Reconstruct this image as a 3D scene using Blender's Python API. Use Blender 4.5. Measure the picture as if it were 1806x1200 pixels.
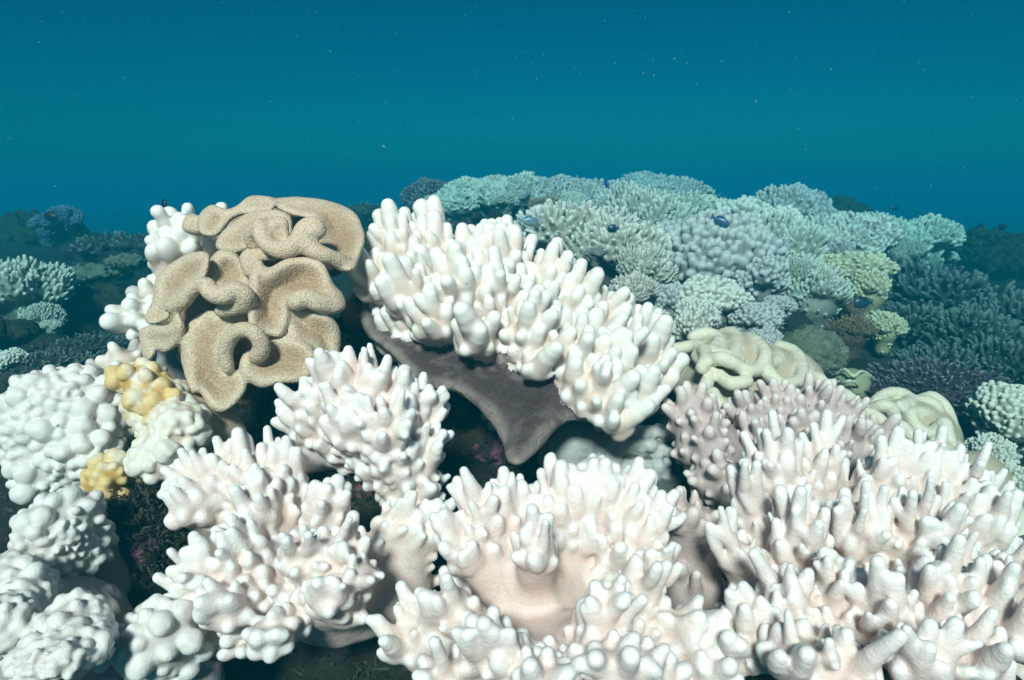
import bpy, math, random
import numpy as np
from mathutils import Vector, Matrix, Euler

for o in list(bpy.data.objects):
    bpy.data.objects.remove(o)
scene = bpy.context.scene
COL = scene.collection
R = math.radians

# ------------------------------------------------------------------ camera
CAMZ = 1.2
PITCH = R(12.7)
FPX = 1204.0            # focal length in pixels of the 1806 px wide photo (24 mm)
cam_d = bpy.data.cameras.new('camera')
cam_d.lens = 24.0
cam_d.sensor_width = 36.0
cam_d.clip_start = 0.02
cam_d.clip_end = 500
cam = bpy.data.objects.new('camera', cam_d)
COL.objects.link(cam)
cam.location = (0, 0, CAMZ)
cam.rotation_euler = (R(90) - PITCH, 0, 0)
scene.camera = cam
cam_d.dof.use_dof = True
cam_d.dof.focus_distance = 0.95
cam_d.dof.aperture_fstop = 11.0

# ------------------------------------------------------------------ world, sun, exposure
SUN_EL, SUN_AZ = R(38), R(188)      # azimuth clockwise from +Y: the sun stands behind the camera
world = bpy.data.worlds.new('World')
scene.world = world
world.use_nodes = True
wn, wl = world.node_tree.nodes, world.node_tree.links
wn.clear()
sky = wn.new('ShaderNodeTexSky')
sky.sky_type = 'NISHITA'
sky.sun_disc = False
sky.sun_elevation = SUN_EL
sky.sun_rotation = SUN_AZ
sky.air_density = 1.0
sky.dust_density = 0.6
tint = wn.new('ShaderNodeMixRGB')
tint.blend_type = 'MULTIPLY'
tint.inputs[0].default_value = 1.0
tint.inputs[2].default_value = (0.0, 0.262, 0.345, 1)    # daylight filtered by the water above
bgn = wn.new('ShaderNodeBackground')
bgn.inputs[1].default_value = 0.066
won = wn.new('ShaderNodeOutputWorld')
wl.new(sky.outputs[0], tint.inputs[1])
wl.new(tint.outputs[0], bgn.inputs[0])
wl.new(bgn.outputs[0], won.inputs[0])

sd = bpy.data.lights.new('sun', 'SUN')
sd.energy = 5.0
sd.angle = R(9.0)
sd.color = (1.0, 0.745, 0.665)
sun = bpy.data.objects.new('sun', sd)
COL.objects.link(sun)
sv = Vector((math.sin(SUN_AZ) * math.cos(SUN_EL), math.cos(SUN_AZ) * math.cos(SUN_EL), math.sin(SUN_EL)))
sun.rotation_euler = sv.to_track_quat('Z', 'Y').to_euler()
sun.location = (0, -3, 6)

scene.view_settings.view_transform = 'Standard'
scene.view_settings.look = 'None'
scene.view_settings.exposure = 0.55
scene.view_settings.gamma = 1.0
scene.render.resolution_x = 1024
scene.render.resolution_y = 680
scene.cycles.max_bounces = 6
scene.cycles.volume_bounces = 1

# ------------------------------------------------------------------ helpers
CF = np.array([0, math.cos(PITCH), -math.sin(PITCH)])
CU = np.array([0, math.sin(PITCH), math.cos(PITCH)])
CR = np.array([1.0, 0, 0])
CAM = np.array([0, 0, CAMZ])
UP = np.array([0, 0, 1.0])


def P(px, py, d):
    """point seen at photo pixel (px, py) at depth d metres"""
    return CAM + d * (CF + (px - 903) / FPX * CR - (py - 600) / FPX * CU)


def unit(v):
    return v / (np.linalg.norm(v, axis=-1, keepdims=True) + 1e-12)


def set_props(o, label=None, cat=None, group=None, kind=None):
    if label: o['label'] = label
    if cat: o['category'] = cat
    if group: o['group'] = group
    if kind: o['kind'] = kind
    return o


def empty(name, loc, label, cat, group=None):
    o = bpy.data.objects.new(name, None)
    o.empty_display_size = 0.05
    COL.objects.link(o)
    o.location = Vector(loc)
    return set_props(o, label, cat, group)


def raw_mesh(name, V, Q, mat, normals=None, attrs=None, smooth=True):
    me = bpy.data.meshes.new(name)
    V = np.asarray(V, np.float32)
    Q = np.asarray(Q, np.int32)
    n = Q.shape[1]
    me.vertices.add(len(V))
    me.vertices.foreach_set('co', V.ravel())
    me.loops.add(Q.size)
    me.loops.foreach_set('vertex_index', Q.ravel())
    me.polygons.add(len(Q))
    me.polygons.foreach_set('loop_start', np.arange(0, Q.size, n, dtype=np.int32))
    me.polygons.foreach_set('loop_total', np.full(len(Q), n, np.int32))
    me.update(calc_edges=True)
    me.polygons.foreach_set('use_smooth', np.full(len(Q), smooth))
    if attrs:
        for k, a in attrs.items():
            at = me.attributes.new(k, 'FLOAT', 'POINT')
            at.data.foreach_set('value', np.asarray(a, np.float32))
    me.validate()
    if normals is not None and len(normals) == len(me.vertices):
        me.normals_split_custom_set_from_vertices(np.asarray(normals, np.float32).tolist())
    if mat: me.materials.append(mat)
    return me


def link_obj(name, me, parent=None, loc=None):
    o = bpy.data.objects.new(name, me)
    COL.objects.link(o)
    if parent: o.parent = parent
    if loc is not None: o.location = Vector(loc)
    return o


# ---- blobby solids: primitives are melted together on a grid and skinned (surface nets)
class Seg:      # round cone a-b
    def __init__(s, a, b, ra, rb, k=.006, pid=0, ta=0., tb=0.):
        s.a, s.b, s.ra, s.rb, s.k, s.pid, s.ta, s.tb = np.array(a, float), np.array(b, float), ra, rb, k, pid, ta, tb

    def bounds(s):
        m = max(s.ra, s.rb)
        return np.minimum(s.a, s.b) - m, np.maximum(s.a, s.b) + m

    def ev(s, X, Y, Z):
        ab = s.b - s.a
        L = ab @ ab + 1e-12
        px, py, pz = X - s.a[0], Y - s.a[1], Z - s.a[2]
        t = np.clip((px * ab[0] + py * ab[1] + pz * ab[2]) / L, 0, 1)
        d = np.sqrt((px - ab[0] * t) ** 2 + (py - ab[1] * t) ** 2 + (pz - ab[2] * t) ** 2)
        return d - (s.ra + (s.rb - s.ra) * t), s.ta + (s.tb - s.ta) * t


class Chain:    # polyline with a radius at every point, one solid
    def __init__(s, pts, rs, k=.006, pid=0, t0=0., t1=1.):
        s.p = np.array(pts, float); s.r = np.array(rs, float); s.k, s.pid = k, pid
        s.t = np.linspace(t0, t1, len(rs))

    def bounds(s):
        m = s.r.max()
        return s.p.min(0) - m, s.p.max(0) + m

    def ev(s, X, Y, Z):
        D = T = None
        for i in range(len(s.r) - 1):
            d, t = Seg(s.p[i], s.p[i + 1], s.r[i], s.r[i + 1], ta=s.t[i], tb=s.t[i + 1]).ev(X, Y, Z)
            if D is None: D, T = d, t
            else:
                kk = s.r[i] * .25
                T = np.where(d < D, t, T)
                h = np.clip(.5 + .5 * (D - d) / kk, 0, 1)
                D = D + (d - D) * h - kk * h * (1 - h) * .5
        return D, T


class Ell:      # ellipsoid, axes as rows of M
    def __init__(s, c, r, M=None, k=.02, pid=0, t=0.):
        s.c, s.r, s.k, s.pid, s.t = np.array(c, float), np.array(r, float) * np.ones(3), k, pid, t
        s.M = np.eye(3) if M is None else np.array(M, float)

    def bounds(s):
        m = s.r.max()
        return s.c - m, s.c + m

    def ev(s, X, Y, Z):
        p = [X - s.c[0], Y - s.c[1], Z - s.c[2]]
        q = [(s.M[i][0] * p[0] + s.M[i][1] * p[1] + s.M[i][2] * p[2]) / s.r[i] for i in range(3)]
        l = np.sqrt(q[0] ** 2 + q[1] ** 2 + q[2] ** 2)
        g = np.sqrt((q[0] / s.r[0]) ** 2 + (q[1] / s.r[1]) ** 2 + (q[2] / s.r[2]) ** 2) + 1e-9
        d = np.where(l < .05, -s.r.min(), l * (l - 1) / g)
        return d, np.float32(s.t)


class Sheet:
    """thick folded sheet: an outline (photo pixels) standing at its own depth with slope, dish and a swollen rim"""
    def __init__(s, pts, d0, su=0., sv=0., th=.012, rim=.006, rimw=.018, dish=.03, dishw=.05, k=.006, pid=0, t=1., wob=0.):
        P2 = np.array(pts, float)
        # closed catmull-rom
        n = len(P2); out = []
        for i in range(n):
            p0, p1, p2, p3 = P2[i - 1], P2[i], P2[(i + 1) % n], P2[(i + 2) % n]
            for u in (0, .25, .5, .75):
                out.append(.5 * ((2 * p1) + (-p0 + p2) * u + (2 * p0 - 5 * p1 + 4 * p2 - p3) * u * u + (-p0 + 3 * p1 - 3 * p2 + p3) * u ** 3))
        s.poly = np.array(out); s.c = P2.mean(0)
        s.d0, s.su, s.sv, s.th, s.rim, s.rimw, s.dish, s.dishw = d0, su, sv, th, rim, rimw, dish, dishw
        s.k, s.pid, s.t, s.wob = k, pid, t, wob
        lo = s.poly.min(0) - 30; hi = s.poly.max(0) + 30
        s.lo = lo; s.step = 2.0
        gx = np.arange(lo[0], hi[0] + 2, 2.0); gy = np.arange(lo[1], hi[1] + 2, 2.0)
        GX, GY = np.meshgrid(gx, gy, indexing='ij')
        best = np.full(GX.shape, 1e9); ins = np.zeros(GX.shape, bool)
        A = s.poly; B = np.roll(A, -1, 0)
        for a, b in zip(A, B):
            ab = b - a; L = ab @ ab + 1e-9
            t_ = np.clip(((GX - a[0]) * ab[0] + (GY - a[1]) * ab[1]) / L, 0, 1)
            best = np.minimum(best, (GX - a[0] - ab[0] * t_) ** 2 + (GY - a[1] - ab[1] * t_) ** 2)
            c = ((a[1] > GY) != (b[1] > GY)) & (GX < (b[0] - a[0]) * (GY - a[1]) / (b[1] - a[1] + 1e-12) + a[0])
            ins ^= c
        s.tab = np.where(ins, -1, 1) * np.sqrt(best)

    def wc(s, u, v, sd):
        ins = np.clip(-sd, 0, None)
        return (s.d0 + s.su * (u - s.c[0]) / 100 + s.sv * (v - s.c[1]) / 100
                + s.dish * (1 - np.exp(-(ins / s.dishw) ** 2))
                + s.wob * (np.sin(u * .06 + v * .03 + s.c[0]) + np.sin(v * .065 - u * .03 + s.c[1])))

    def bounds(s):
        lo = s.poly.min(0); hi = s.poly.max(0)
        ds = [s.d0 + s.su * (u - s.c[0]) / 100 + s.sv * (v - s.c[1]) / 100 for u in (lo[0], hi[0]) for v in (lo[1], hi[1])]
        pts = [P(u, v, d) for u in (lo[0], hi[0]) for v in (lo[1], hi[1]) for d in (min(ds) - .03, max(ds) + .03 + s.dish)]
        return np.min(pts, 0), np.max(pts, 0)

    def ev(s, X, Y, Z):
        dy = Y - CAM[1]; dz = Z - CAM[2]
        w = dy * CF[1] + dz * CF[2]
        up = dy * CU[1] + dz * CU[2]
        w_ = np.maximum(w, .05)
        u = X / w_ * FPX + 903; v = 600 - up / w_ * FPX
        i = np.clip((u - s.lo[0]) / s.step, 0, s.tab.shape[0] - 1.001); j = np.clip((v - s.lo[1]) / s.step, 0, s.tab.shape[1] - 1.001)
        i0 = i.astype(int); j0 = j.astype(int); fi = i - i0; fj = j - j0
        T = s.tab
        sd = (T[i0, j0] * (1 - fi) + T[i0 + 1, j0] * fi) * (1 - fj) + (T[i0, j0 + 1] * (1 - fi) + T[i0 + 1, j0 + 1] * fi) * fj
        sd = sd * w_ / FPX
        th = s.th + s.rim * np.exp(-((sd + s.rimw * .6) / s.rimw) ** 2)
        q = np.abs(w - s.wc(u, v, sd)) - th
        rr = th * .95
        a = sd + rr; b = q + rr
        d = np.sqrt(np.maximum(a, 0) ** 2 + np.maximum(b, 0) ** 2) + np.minimum(np.maximum(a, b), 0) - rr
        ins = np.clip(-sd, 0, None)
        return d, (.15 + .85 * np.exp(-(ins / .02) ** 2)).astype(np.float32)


def wobble(X, Y, Z, amp, freq, seed):
    rng = np.random.default_rng(seed)
    out = 0
    for i in range(5):
        v = unit(rng.normal(size=3)) * freq * (1 + .45 * i); w = unit(rng.normal(size=3)) * freq * (1 + .45 * i)
        p = rng.uniform(0, 6.28, 2)
        out = out + np.sin(X * v[0] + Y * v[1] + Z * v[2] + p[0]) * np.sin(X * w[0] + Y * w[1] + Z * w[2] + p[1]) / (1 + .4 * i)
    return (out * amp * .6).astype(np.float32)


def melt(prims, h, wob=(0, 0), seed=0):
    """returns vertices, quads, normals, tip attribute, part id per vertex"""
    B = [p.bounds() for p in prims]
    kk = max(p.k for p in prims)
    lo = np.min([b[0] for b in B], 0) - kk * .3 - 3 * h
    hi = np.max([b[1] for b in B], 0) + kk * .3 + 3 * h
    n = np.ceil((hi - lo) / h).astype(int) + 1
    ax = [np.float32(lo[i]) + np.arange(n[i], dtype=np.float32) * np.float32(h) for i in range(3)]
    F = np.full(n, 1.0, np.float32); T = np.zeros(n, np.float32); ID = np.zeros(n, np.int16)
    for p, (bl, bh) in zip(prims, B):
        e = p.k + 2 * h
        i0 = np.maximum(np.floor((bl - e - lo) / h).astype(int), 0); i1 = np.minimum(np.ceil((bh + e - lo) / h).astype(int) + 1, n)
        sl = tuple(slice(a, b) for a, b in zip(i0, i1))
        X = ax[0][sl[0]][:, None, None]; Y = ax[1][sl[1]][None, :, None]; Z = ax[2][sl[2]][None, None, :]
        d, t = p.ev(X, Y, Z)
        f = F[sl]
        hh = np.clip(.5 + .5 * (f - d) / p.k, 0, 1)
        F[sl] = f + (d - f) * hh - p.k * hh * (1 - hh)
        T[sl] = T[sl] + (t - T[sl]) * hh
        I = ID[sl]; I[hh > .5] = p.pid
    if wob[0]:
        F += wobble(ax[0][:, None, None], ax[1][None, :, None], ax[2][None, None, :], wob[0], wob[1], seed)
    F[0] = F[-1] = 1; F[:, 0] = F[:, -1] = 1; F[:, :, 0] = F[:, :, -1] = 1
    S = F < 0
    # cells
    C = np.zeros(n - 1, np.int8)
    for a in (0, 1):
        for b in (0, 1):
            for c in (0, 1):
                C += S[a:n[0] - 1 + a, b:n[1] - 1 + b, c:n[2] - 1 + c]
    act = (C > 0) & (C < 8)
    idx = np.full(n - 1, -1, np.int64)
    ci = np.argwhere(act)
    idx[act] = np.arange(len(ci))
    acc = np.zeros((len(ci), 3)); cnt = np.zeros(len(ci))
    corner = lambda o: F[ci[:, 0] + o[0], ci[:, 1] + o[1], ci[:, 2] + o[2]]
    for axis in range(3):
        o1, o2 = [k for k in range(3) if k != axis]
        for a in (0, 1):
            for b in (0, 1):
                oa = [0, 0, 0]; oa[o1] = a; oa[o2] = b
                ob = list(oa); ob[axis] = 1
                fa, fb = corner(oa), corner(ob)
                m = (fa < 0) != (fb < 0)
                t = np.where(m, fa / np.where(m, fa - fb, 1), 0)
                p = np.zeros((len(ci), 3)); p[:, o1] = a; p[:, o2] = b; p[:, axis] = t
                acc += p * m[:, None]; cnt += m
    V = lo + (ci + acc / cnt[:, None]) * h
    quads = []
    for axis in range(3):
        o1, o2 = [(1, 2), (2, 0), (0, 1)][axis]
        sa = [slice(1, -1)] * 3; sb = [slice(1, -1)] * 3
        sa[axis] = slice(0, n[axis] - 1); sb[axis] = slice(1, n[axis])
        m = S[tuple(sa)] != S[tuple(sb)]
        e = np.argwhere(m)
        off = np.array([1, 1, 1]); off[axis] = 0
        e = e + off
        inside_first = S[e[:, 0], e[:, 1], e[:, 2]]
        def cell(d1, d2):
            q = e.copy(); q[:, o1] -= d1; q[:, o2] -= d2
            return idx[q[:, 0], q[:, 1], q[:, 2]]
        q = np.stack([cell(1, 1), cell(0, 1), cell(0, 0), cell(1, 0)], 1)
        q[~inside_first] = q[~inside_first][:, ::-1]
        quads.append(q)
    Q = np.concatenate(quads)
    t = np.zeros(len(ci))
    for a in (0, 1):
        for b in (0, 1):
            for c in (0, 1):
                t += T[ci[:, 0] + a, ci[:, 1] + b, ci[:, 2] + c] / 8
    pid = ID[ci[:, 0], ci[:, 1], ci[:, 2]].astype(int)
    # stray islands of a part join the part around them
    E = np.concatenate([Q[:, [0, 1]], Q[:, [1, 2]], Q[:, [2, 3]], Q[:, [3, 0]]])
    e = E[pid[E[:, 0]] == pid[E[:, 1]]]
    lab = np.arange(len(pid))
    for _ in range(200):
        m = np.minimum(lab[e[:, 0]], lab[e[:, 1]]); old = lab.copy()
        np.minimum.at(lab, e[:, 0], m); np.minimum.at(lab, e[:, 1], m); lab = lab[lab[lab]]
        if (old == lab).all(): break
    ul, inv, cn = np.unique(lab, return_inverse=True, return_counts=True)
    top = {}
    for k_ in np.argsort(cn): top[pid[ul[k_]]] = k_
    main = np.zeros(len(ul), bool); main[list(top.values())] = True
    cross = E[pid[E[:, 0]] != pid[E[:, 1]]]
    newp = pid[ul].copy()
    for a_, b_ in np.concatenate([cross, cross[:, ::-1]]):
        if not main[inv[a_]] and main[inv[b_]]: newp[inv[a_]] = pid[b_]
    pid = newp[inv]
    # light smoothing of positions
    for _ in range(2):
        s_ = np.zeros_like(V); c_ = np.zeros(len(V))
        for a, b in ((0, 1), (1, 2), (2, 3), (3, 0)):
            for x, y in ((a, b), (b, a)):
                for kx in range(3):
                    s_[:, kx] += np.bincount(Q[:, x], V[Q[:, y], kx], len(V))
                c_ += np.bincount(Q[:, x], minlength=len(V))
        V = V * .5 + .5 * s_ / c_[:, None]
    fn = np.cross(V[Q[:, 2]] - V[Q[:, 0]], V[Q[:, 3]] - V[Q[:, 1]])
    N = np.zeros_like(V)
    for a in range(4):
        for kx in range(3):
            N[:, kx] += np.bincount(Q[:, a], fn[:, kx], len(V))
    return V, Q, unit(N), t, pid


def parts_from(root, V, Q, N, T, pid, names, mats, origin=(0, 0, 0)):
    """splits a melted skin into one mesh per part id, seamless along the joints"""
    origin = np.array(origin, float)
    fid = pid[Q[:, 0]]
    out = []
    for i, nm in enumerate(names):
        q = Q[fid == i]
        if len(q) < 12: continue
        used, inv = np.unique(q.ravel(), return_inverse=True)
        me = raw_mesh(nm, V[used] - origin, inv.reshape(q.shape), mats[i] if isinstance(mats, (list, tuple)) else mats, N[used], {'tip': T[used]})
        out.append(link_obj(nm, me, root))
    return out


def scatter(V, N, ok, spacing, rng, nmax=2000):
    """evenly spaced random picks from the vertices flagged ok"""
    cand = np.flatnonzero(ok)
    rng.shuffle(cand)
    alive = np.ones(len(cand), bool)
    picks = []
    C = V[cand]
    sp = spacing if np.ndim(spacing) else np.full(len(V), spacing)
    for i in range(len(cand)):
        if not alive[i]: continue
        picks.append(cand[i])
        if len(picks) >= nmax: break
        alive &= ((C - C[i]) ** 2).sum(1) > sp[cand[i]] ** 2
    return np.array(picks, int)


def finger(p, d, L, r, pid, rng, k=.005, taper=.62, bend=.25, t1=1.0):
    d = unit(d)
    side = unit(np.cross(d, rng.normal(size=3)))
    d2 = unit(d + bend * (UP * .7 + side * rng.uniform(-1, 1)))
    a = p - d * r * .6
    b = p + d * L * .45
    d3 = unit(d2 + bend * .6 * side * rng.uniform(-1, 1))
    c = b + d2 * L * .33
    e = c + d3 * L * .22
    fat = rng.uniform(.92, 1.12)
    lp = lambda u: r * (1 + (taper - 1) * u ** 1.25)
    return [Chain([a, b, c, e], [lp(0) * 1.05, lp(.5) * fat, lp(.8) * fat, lp(1)], k, pid, .1, t1)]


def grow_fingers(prims, h0, spacing, L, r, seed, out_c=None, w=(1., .5, .5), bald=(), skip_ids=(), under=-.35, k=.0045,
                 taper=.62, bend=.25, jit=.25, lvar=.35, nub=.35, sparse_ids=(), fork=.0, wob=(0, 0), heads=None, crest=.7):
    rng = np.random.default_rng(seed)
    V, Q, N, T, pid = melt(prims, h0, wob, seed)
    ok = (N[:, 2] > under) & ~np.isin(pid, skip_ids)
    q = np.ones(len(V)) * .6
    sp = np.full(len(V), spacing)
    if heads is not None:
        HC = np.array([h_[0] for h_ in heads] or [[0, 0, 0]]); j = np.clip(pid - 1, 0, len(HC) - 1)
        ax_ = HC - out_c; ax_ = unit(unit(ax_) + crest * UP)
        q = np.clip((unit(V - HC[j]) * ax_[j]).sum(1), -.2, 1)
        sp = spacing * (1.22 - .38 * np.clip(q, 0, 1))
    picks = scatter(V, N, ok, sp, rng)
    fs = []
    for i in picks:
        p, n = V[i], N[i]
        if pid[i] in sparse_ids and rng.random() < .8: continue
        skip = False
        for (c, rad) in bald:
            if np.linalg.norm(p - c) < rad: skip = True
        if skip: continue
        o = unit(p - out_c) if out_c is not None else n
        d = unit(w[0] * n + w[1] * o + w[2] * UP + jit * rng.normal(size=3))
        m = np.clip((d @ UP) * .5 + (n @ UP) * .4 + .55, nub, 1)
        Lf = L * m * rng.uniform(1 - lvar, 1 + lvar)
        rf = r * rng.uniform(.8, 1.25) * (.8 + .2 * m)
        if heads is not None and pid[i] > 0:
            qq = max(0, q[i])
            Lf *= .30 + .85 * qq ** 1.3
            rf *= .72 + .36 * qq
        fs += finger(p, d, Lf, rf, int(pid[i]), rng, k, taper, bend)
        if fork and rng.random() < fork:
            d2 = unit(d + .75 * unit(rng.normal(size=3)))
            fs += finger(p + d * Lf * .25, d2, Lf * rng.uniform(.5, .8), rf * .85, int(pid[i]), rng, k, taper, bend)
    return fs


# ------------------------------------------------------------------ materials
def nodes(name):
    m = bpy.data.materials.new(name)
    m.use_nodes = True
    nt = m.node_tree
    for n in list(nt.nodes):
        if n.type not in ('OUTPUT_MATERIAL', 'BSDF_PRINCIPLED'): nt.nodes.remove(n)
    return m, nt, nt.nodes['Principled BSDF'], nt.nodes, nt.links


def ramp(nt, fac, stops):
    r = nt.nodes.new('ShaderNodeValToRGB')
    e = r.color_ramp.elements
    e[0].position, e[0].color = stops[0][0], (*stops[0][1], 1)
    e[1].position, e[1].color = stops[1][0], (*stops[1][1], 1)
    for p, c in stops[2:]:
        x = e.new(p); x.color = (*c, 1)
    nt.links.new(fac, r.inputs[0])
    return r


def noise(nt, scale, detail=3, rough=.5, vec=None, dist=0.):
    n = nt.nodes.new('ShaderNodeTexNoise')
    n.inputs['Scale'].default_value = scale
    n.inputs['Detail'].default_value = detail
    n.inputs['Roughness'].default_value = rough
    n.inputs['Distortion'].default_value = dist
    if vec: nt.links.new(vec, n.inputs['Vector'])
    return n


def mixc(nt, fac, a, b, mode='MIX'):
    m = nt.nodes.new('ShaderNodeMixRGB'); m.blend_type = mode
    for i, x in ((0, fac), (1, a), (2, b)):
        if isinstance(x, (int, float)): m.inputs[i].default_value = x
        elif isinstance(x, tuple): m.inputs[i].default_value = (*x, 1)
        else: nt.links.new(x, m.inputs[i])
    return m


def bump(nt, h, strength, dist, prev=None):
    b = nt.nodes.new('ShaderNodeBump')
    b.inputs['Strength'].default_value = strength
    b.inputs['Distance'].default_value = dist
    nt.links.new(h, b.inputs['Height'])
    if prev: nt.links.new(prev.outputs[0], b.inputs['Normal'])
    return b


def coral_mat(name, base, mid, tip, grain=420, gb=.35, sss=.0, rough=.55, blotch=None, spot=None, wrinkle=.3):
    """soft coral skin: colour changes from the stem to the finger tips, fine granular polyps, soft wrinkles"""
    m, nt, bs, N, L = nodes(name)
    at = N.new('ShaderNodeAttribute'); at.attribute_name = 'tip'
    tc = N.new('ShaderNodeTexCoord')
    vec = tc.outputs['Object']
    big = noise(nt, 22, 3, .6, vec)
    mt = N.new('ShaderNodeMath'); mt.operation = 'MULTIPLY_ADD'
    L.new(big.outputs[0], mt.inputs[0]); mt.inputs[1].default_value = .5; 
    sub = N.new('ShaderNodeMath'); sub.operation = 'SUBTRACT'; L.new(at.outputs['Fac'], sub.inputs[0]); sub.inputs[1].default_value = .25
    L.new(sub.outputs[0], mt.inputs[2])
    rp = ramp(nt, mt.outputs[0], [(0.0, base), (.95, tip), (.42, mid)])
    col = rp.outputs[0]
    if blotch:
        bn = noise(nt, blotch[1], 4, .6, vec)
        br = ramp(nt, bn.outputs[0], [(blotch[2], (0, 0, 0)), (blotch[2] + .1, (1, 1, 1))])
        col = mixc(nt, br.outputs[0], col, blotch[0]).outputs[0]
    fine = N.new('ShaderNodeTexVoronoi'); fine.inputs['Scale'].default_value = grain; L.new(vec, fine.inputs['Vector'])
    fr = ramp(nt, fine.outputs['Distance'], [(0.0, (1, 1, 1)), (.75, (spot or (.9, .9, .9)))])
    col = mixc(nt, .8, col, fr.outputs[0], 'MULTIPLY').outputs[0]
    L.new(col, bs.inputs['Base Color'])
    bs.inputs['Roughness'].default_value = rough
    bs.inputs['Specular IOR Level'].default_value = .25
    inv = N.new('ShaderNodeMath'); inv.operation = 'MULTIPLY'; inv.inputs[1].default_value = -1; L.new(fine.outputs['Distance'], inv.inputs[0])
    b1 = bump(nt, inv.outputs[0], gb, .0012)
    wr = noise(nt, 90, 4, .6, vec, .8)
    b2 = bump(nt, wr.outputs[0], wrinkle, .004, b1)
    L.new(b2.outputs[0], bs.inputs['Normal'])
    if sss:
        bs.inputs['Subsurface Weight'].default_value = sss
        bs.inputs['Subsurface Radius'].default_value = (1, .55, .4)
        bs.inputs['Subsurface Scale'].default_value = .012
    return m


def rock_mat(name, cols, scale=14, bs_=.8, patch=None):
    m, nt, bs, N, L = nodes(name)
    tc = N.new('ShaderNodeTexCoord'); vec = tc.outputs['Object']
    n1 = noise(nt, scale, 6, .68, vec, .4)
    st = [(.30, cols[0]), (.70, cols[-1])] + [(.30 + .4 * (i + 1) / (len(cols) - 1), c) for i, c in enumerate(cols[1:-1])]
    col = ramp(nt, n1.outputs[0], st).outputs[0]
    if patch:
        n3 = noise(nt, patch[1], 5, .7, vec)
        r3 = ramp(nt, n3.outputs[0], [(patch[2], (0, 0, 0)), (patch[2] + .06, (1, 1, 1))])
        col = mixc(nt, r3.outputs[0], col, patch[0]).outputs[0]
    n2 = noise(nt, scale * 7, 5, .7, vec)
    L.new(col, bs.inputs['Base Color'])
    bs.inputs['Roughness'].default_value = .9
    bs.inputs['Specular IOR Level'].default_value = .1
    b1 = bump(nt, n1.outputs[0], bs_, .03)
    b2 = bump(nt, n2.outputs[0], bs_, .006, b1)
    L.new(b2.outputs[0], bs.inputs['Normal'])
    return m


M = {}
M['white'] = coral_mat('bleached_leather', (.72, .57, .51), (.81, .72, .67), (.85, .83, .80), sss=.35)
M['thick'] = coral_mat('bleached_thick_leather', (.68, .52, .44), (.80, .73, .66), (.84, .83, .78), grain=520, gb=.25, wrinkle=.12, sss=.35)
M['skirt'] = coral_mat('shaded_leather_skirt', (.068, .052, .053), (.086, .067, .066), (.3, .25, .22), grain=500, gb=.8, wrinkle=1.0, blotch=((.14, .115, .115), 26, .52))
M['knob'] = coral_mat('bleached_knobbly', (.54, .47, .44), (.67, .62, .58), (.76, .73, .69), grain=600, gb=.3, wrinkle=.3, sss=.15)
M['stem'] = coral_mat('leather_stem', (.42, .37, .36), (.48, .42, .40), (.6, .55, .52), grain=600, gb=.2)
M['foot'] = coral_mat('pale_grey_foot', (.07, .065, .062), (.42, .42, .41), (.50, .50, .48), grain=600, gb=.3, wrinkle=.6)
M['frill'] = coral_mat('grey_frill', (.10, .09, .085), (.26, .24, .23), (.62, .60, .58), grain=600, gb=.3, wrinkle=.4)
M['yellow'] = coral_mat('peach_leather', (.58, .46, .34), (.70, .60, .50), (.78, .74, .65), grain=600, gb=.2, blotch=((.70, .50, .20), 18, .60), wrinkle=.25, sss=.1)
M['ochre'] = coral_mat('ochre_leather', (.48, .31, .10), (.60, .38, .11), (.72, .53, .24), grain=600, gb=.2, blotch=((.76, .68, .54), 22, .50), wrinkle=.25, sss=.1)
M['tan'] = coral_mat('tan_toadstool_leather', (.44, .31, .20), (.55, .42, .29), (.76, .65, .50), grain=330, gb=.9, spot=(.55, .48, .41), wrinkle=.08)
M['cream'] = coral_mat('cream_toadstool_leather', (.50, .44, .33), (.61, .56, .45), (.74, .70, .58), grain=330, gb=.6, spot=(.78, .76, .7), wrinkle=.2)
M['pink'] = coral_mat('pinkish_leather', (.48, .38, .36), (.60, .48, .45), (.74, .66, .62), grain=500)
M['bg_white'] = coral_mat('distant_bleached', (.24, .22, .18), (.46, .43, .37), (.68, .67, .60), grain=200, gb=.2)  # finger bases darkened in the colour, painting shade into the gaps
M['bg_green'] = coral_mat('distant_greenish', (.21, .22, .18), (.40, .42, .35), (.60, .63, .54), grain=200, gb=.2)  # dark base tone again paints gap shade between the fingers
M['bg_grey'] = coral_mat('distant_grey', (.19, .18, .17), (.35, .34, .33), (.52, .52, .50), grain=200, gb=.2)  # base tone lowered too, shade between fingers put into the colour
M['bg_yellow'] = coral_mat('distant_yellow', (.32, .30, .18), (.46, .44, .29), (.62, .60, .42), grain=200, gb=.2)
M['thicket'] = coral_mat('dark_thicket', (.03, .03, .03), (.065, .07, .065), (.18, .20, .18), grain=200, gb=.3)
M['teal'] = coral_mat('dusky_field', (.02, .03, .03), (.045, .065, .065), (.13, .17, .16), grain=200, gb=.3)
M['brown'] = coral_mat('brown_bush', (.10, .06, .04), (.20, .13, .08), (.34, .24, .15), grain=200, gb=.3)
M['purple'] = coral_mat('purple_brown_thicket', (.03, .024, .03), (.07, .055, .065), (.24, .20, .23), grain=200, gb=.3)
M['blue'] = coral_mat('blue_tinted', (.05, .06, .10), (.10, .12, .20), (.22, .25, .40), grain=200, gb=.3)
M['rock'] = rock_mat('reef_rock', [(.02, .014, .012), (.05, .034, .028), (.03, .034, .02), (.09, .06, .05)], 16, .9, ((.20, .09, .14), 12, .55))
M['floor'] = rock_mat('reef_floor_rock', [(.014, .012, .012), (.035, .028, .025), (.025, .03, .022), (.06, .045, .04)], 12, .9, ((.08, .04, .06), 8, .64))
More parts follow.
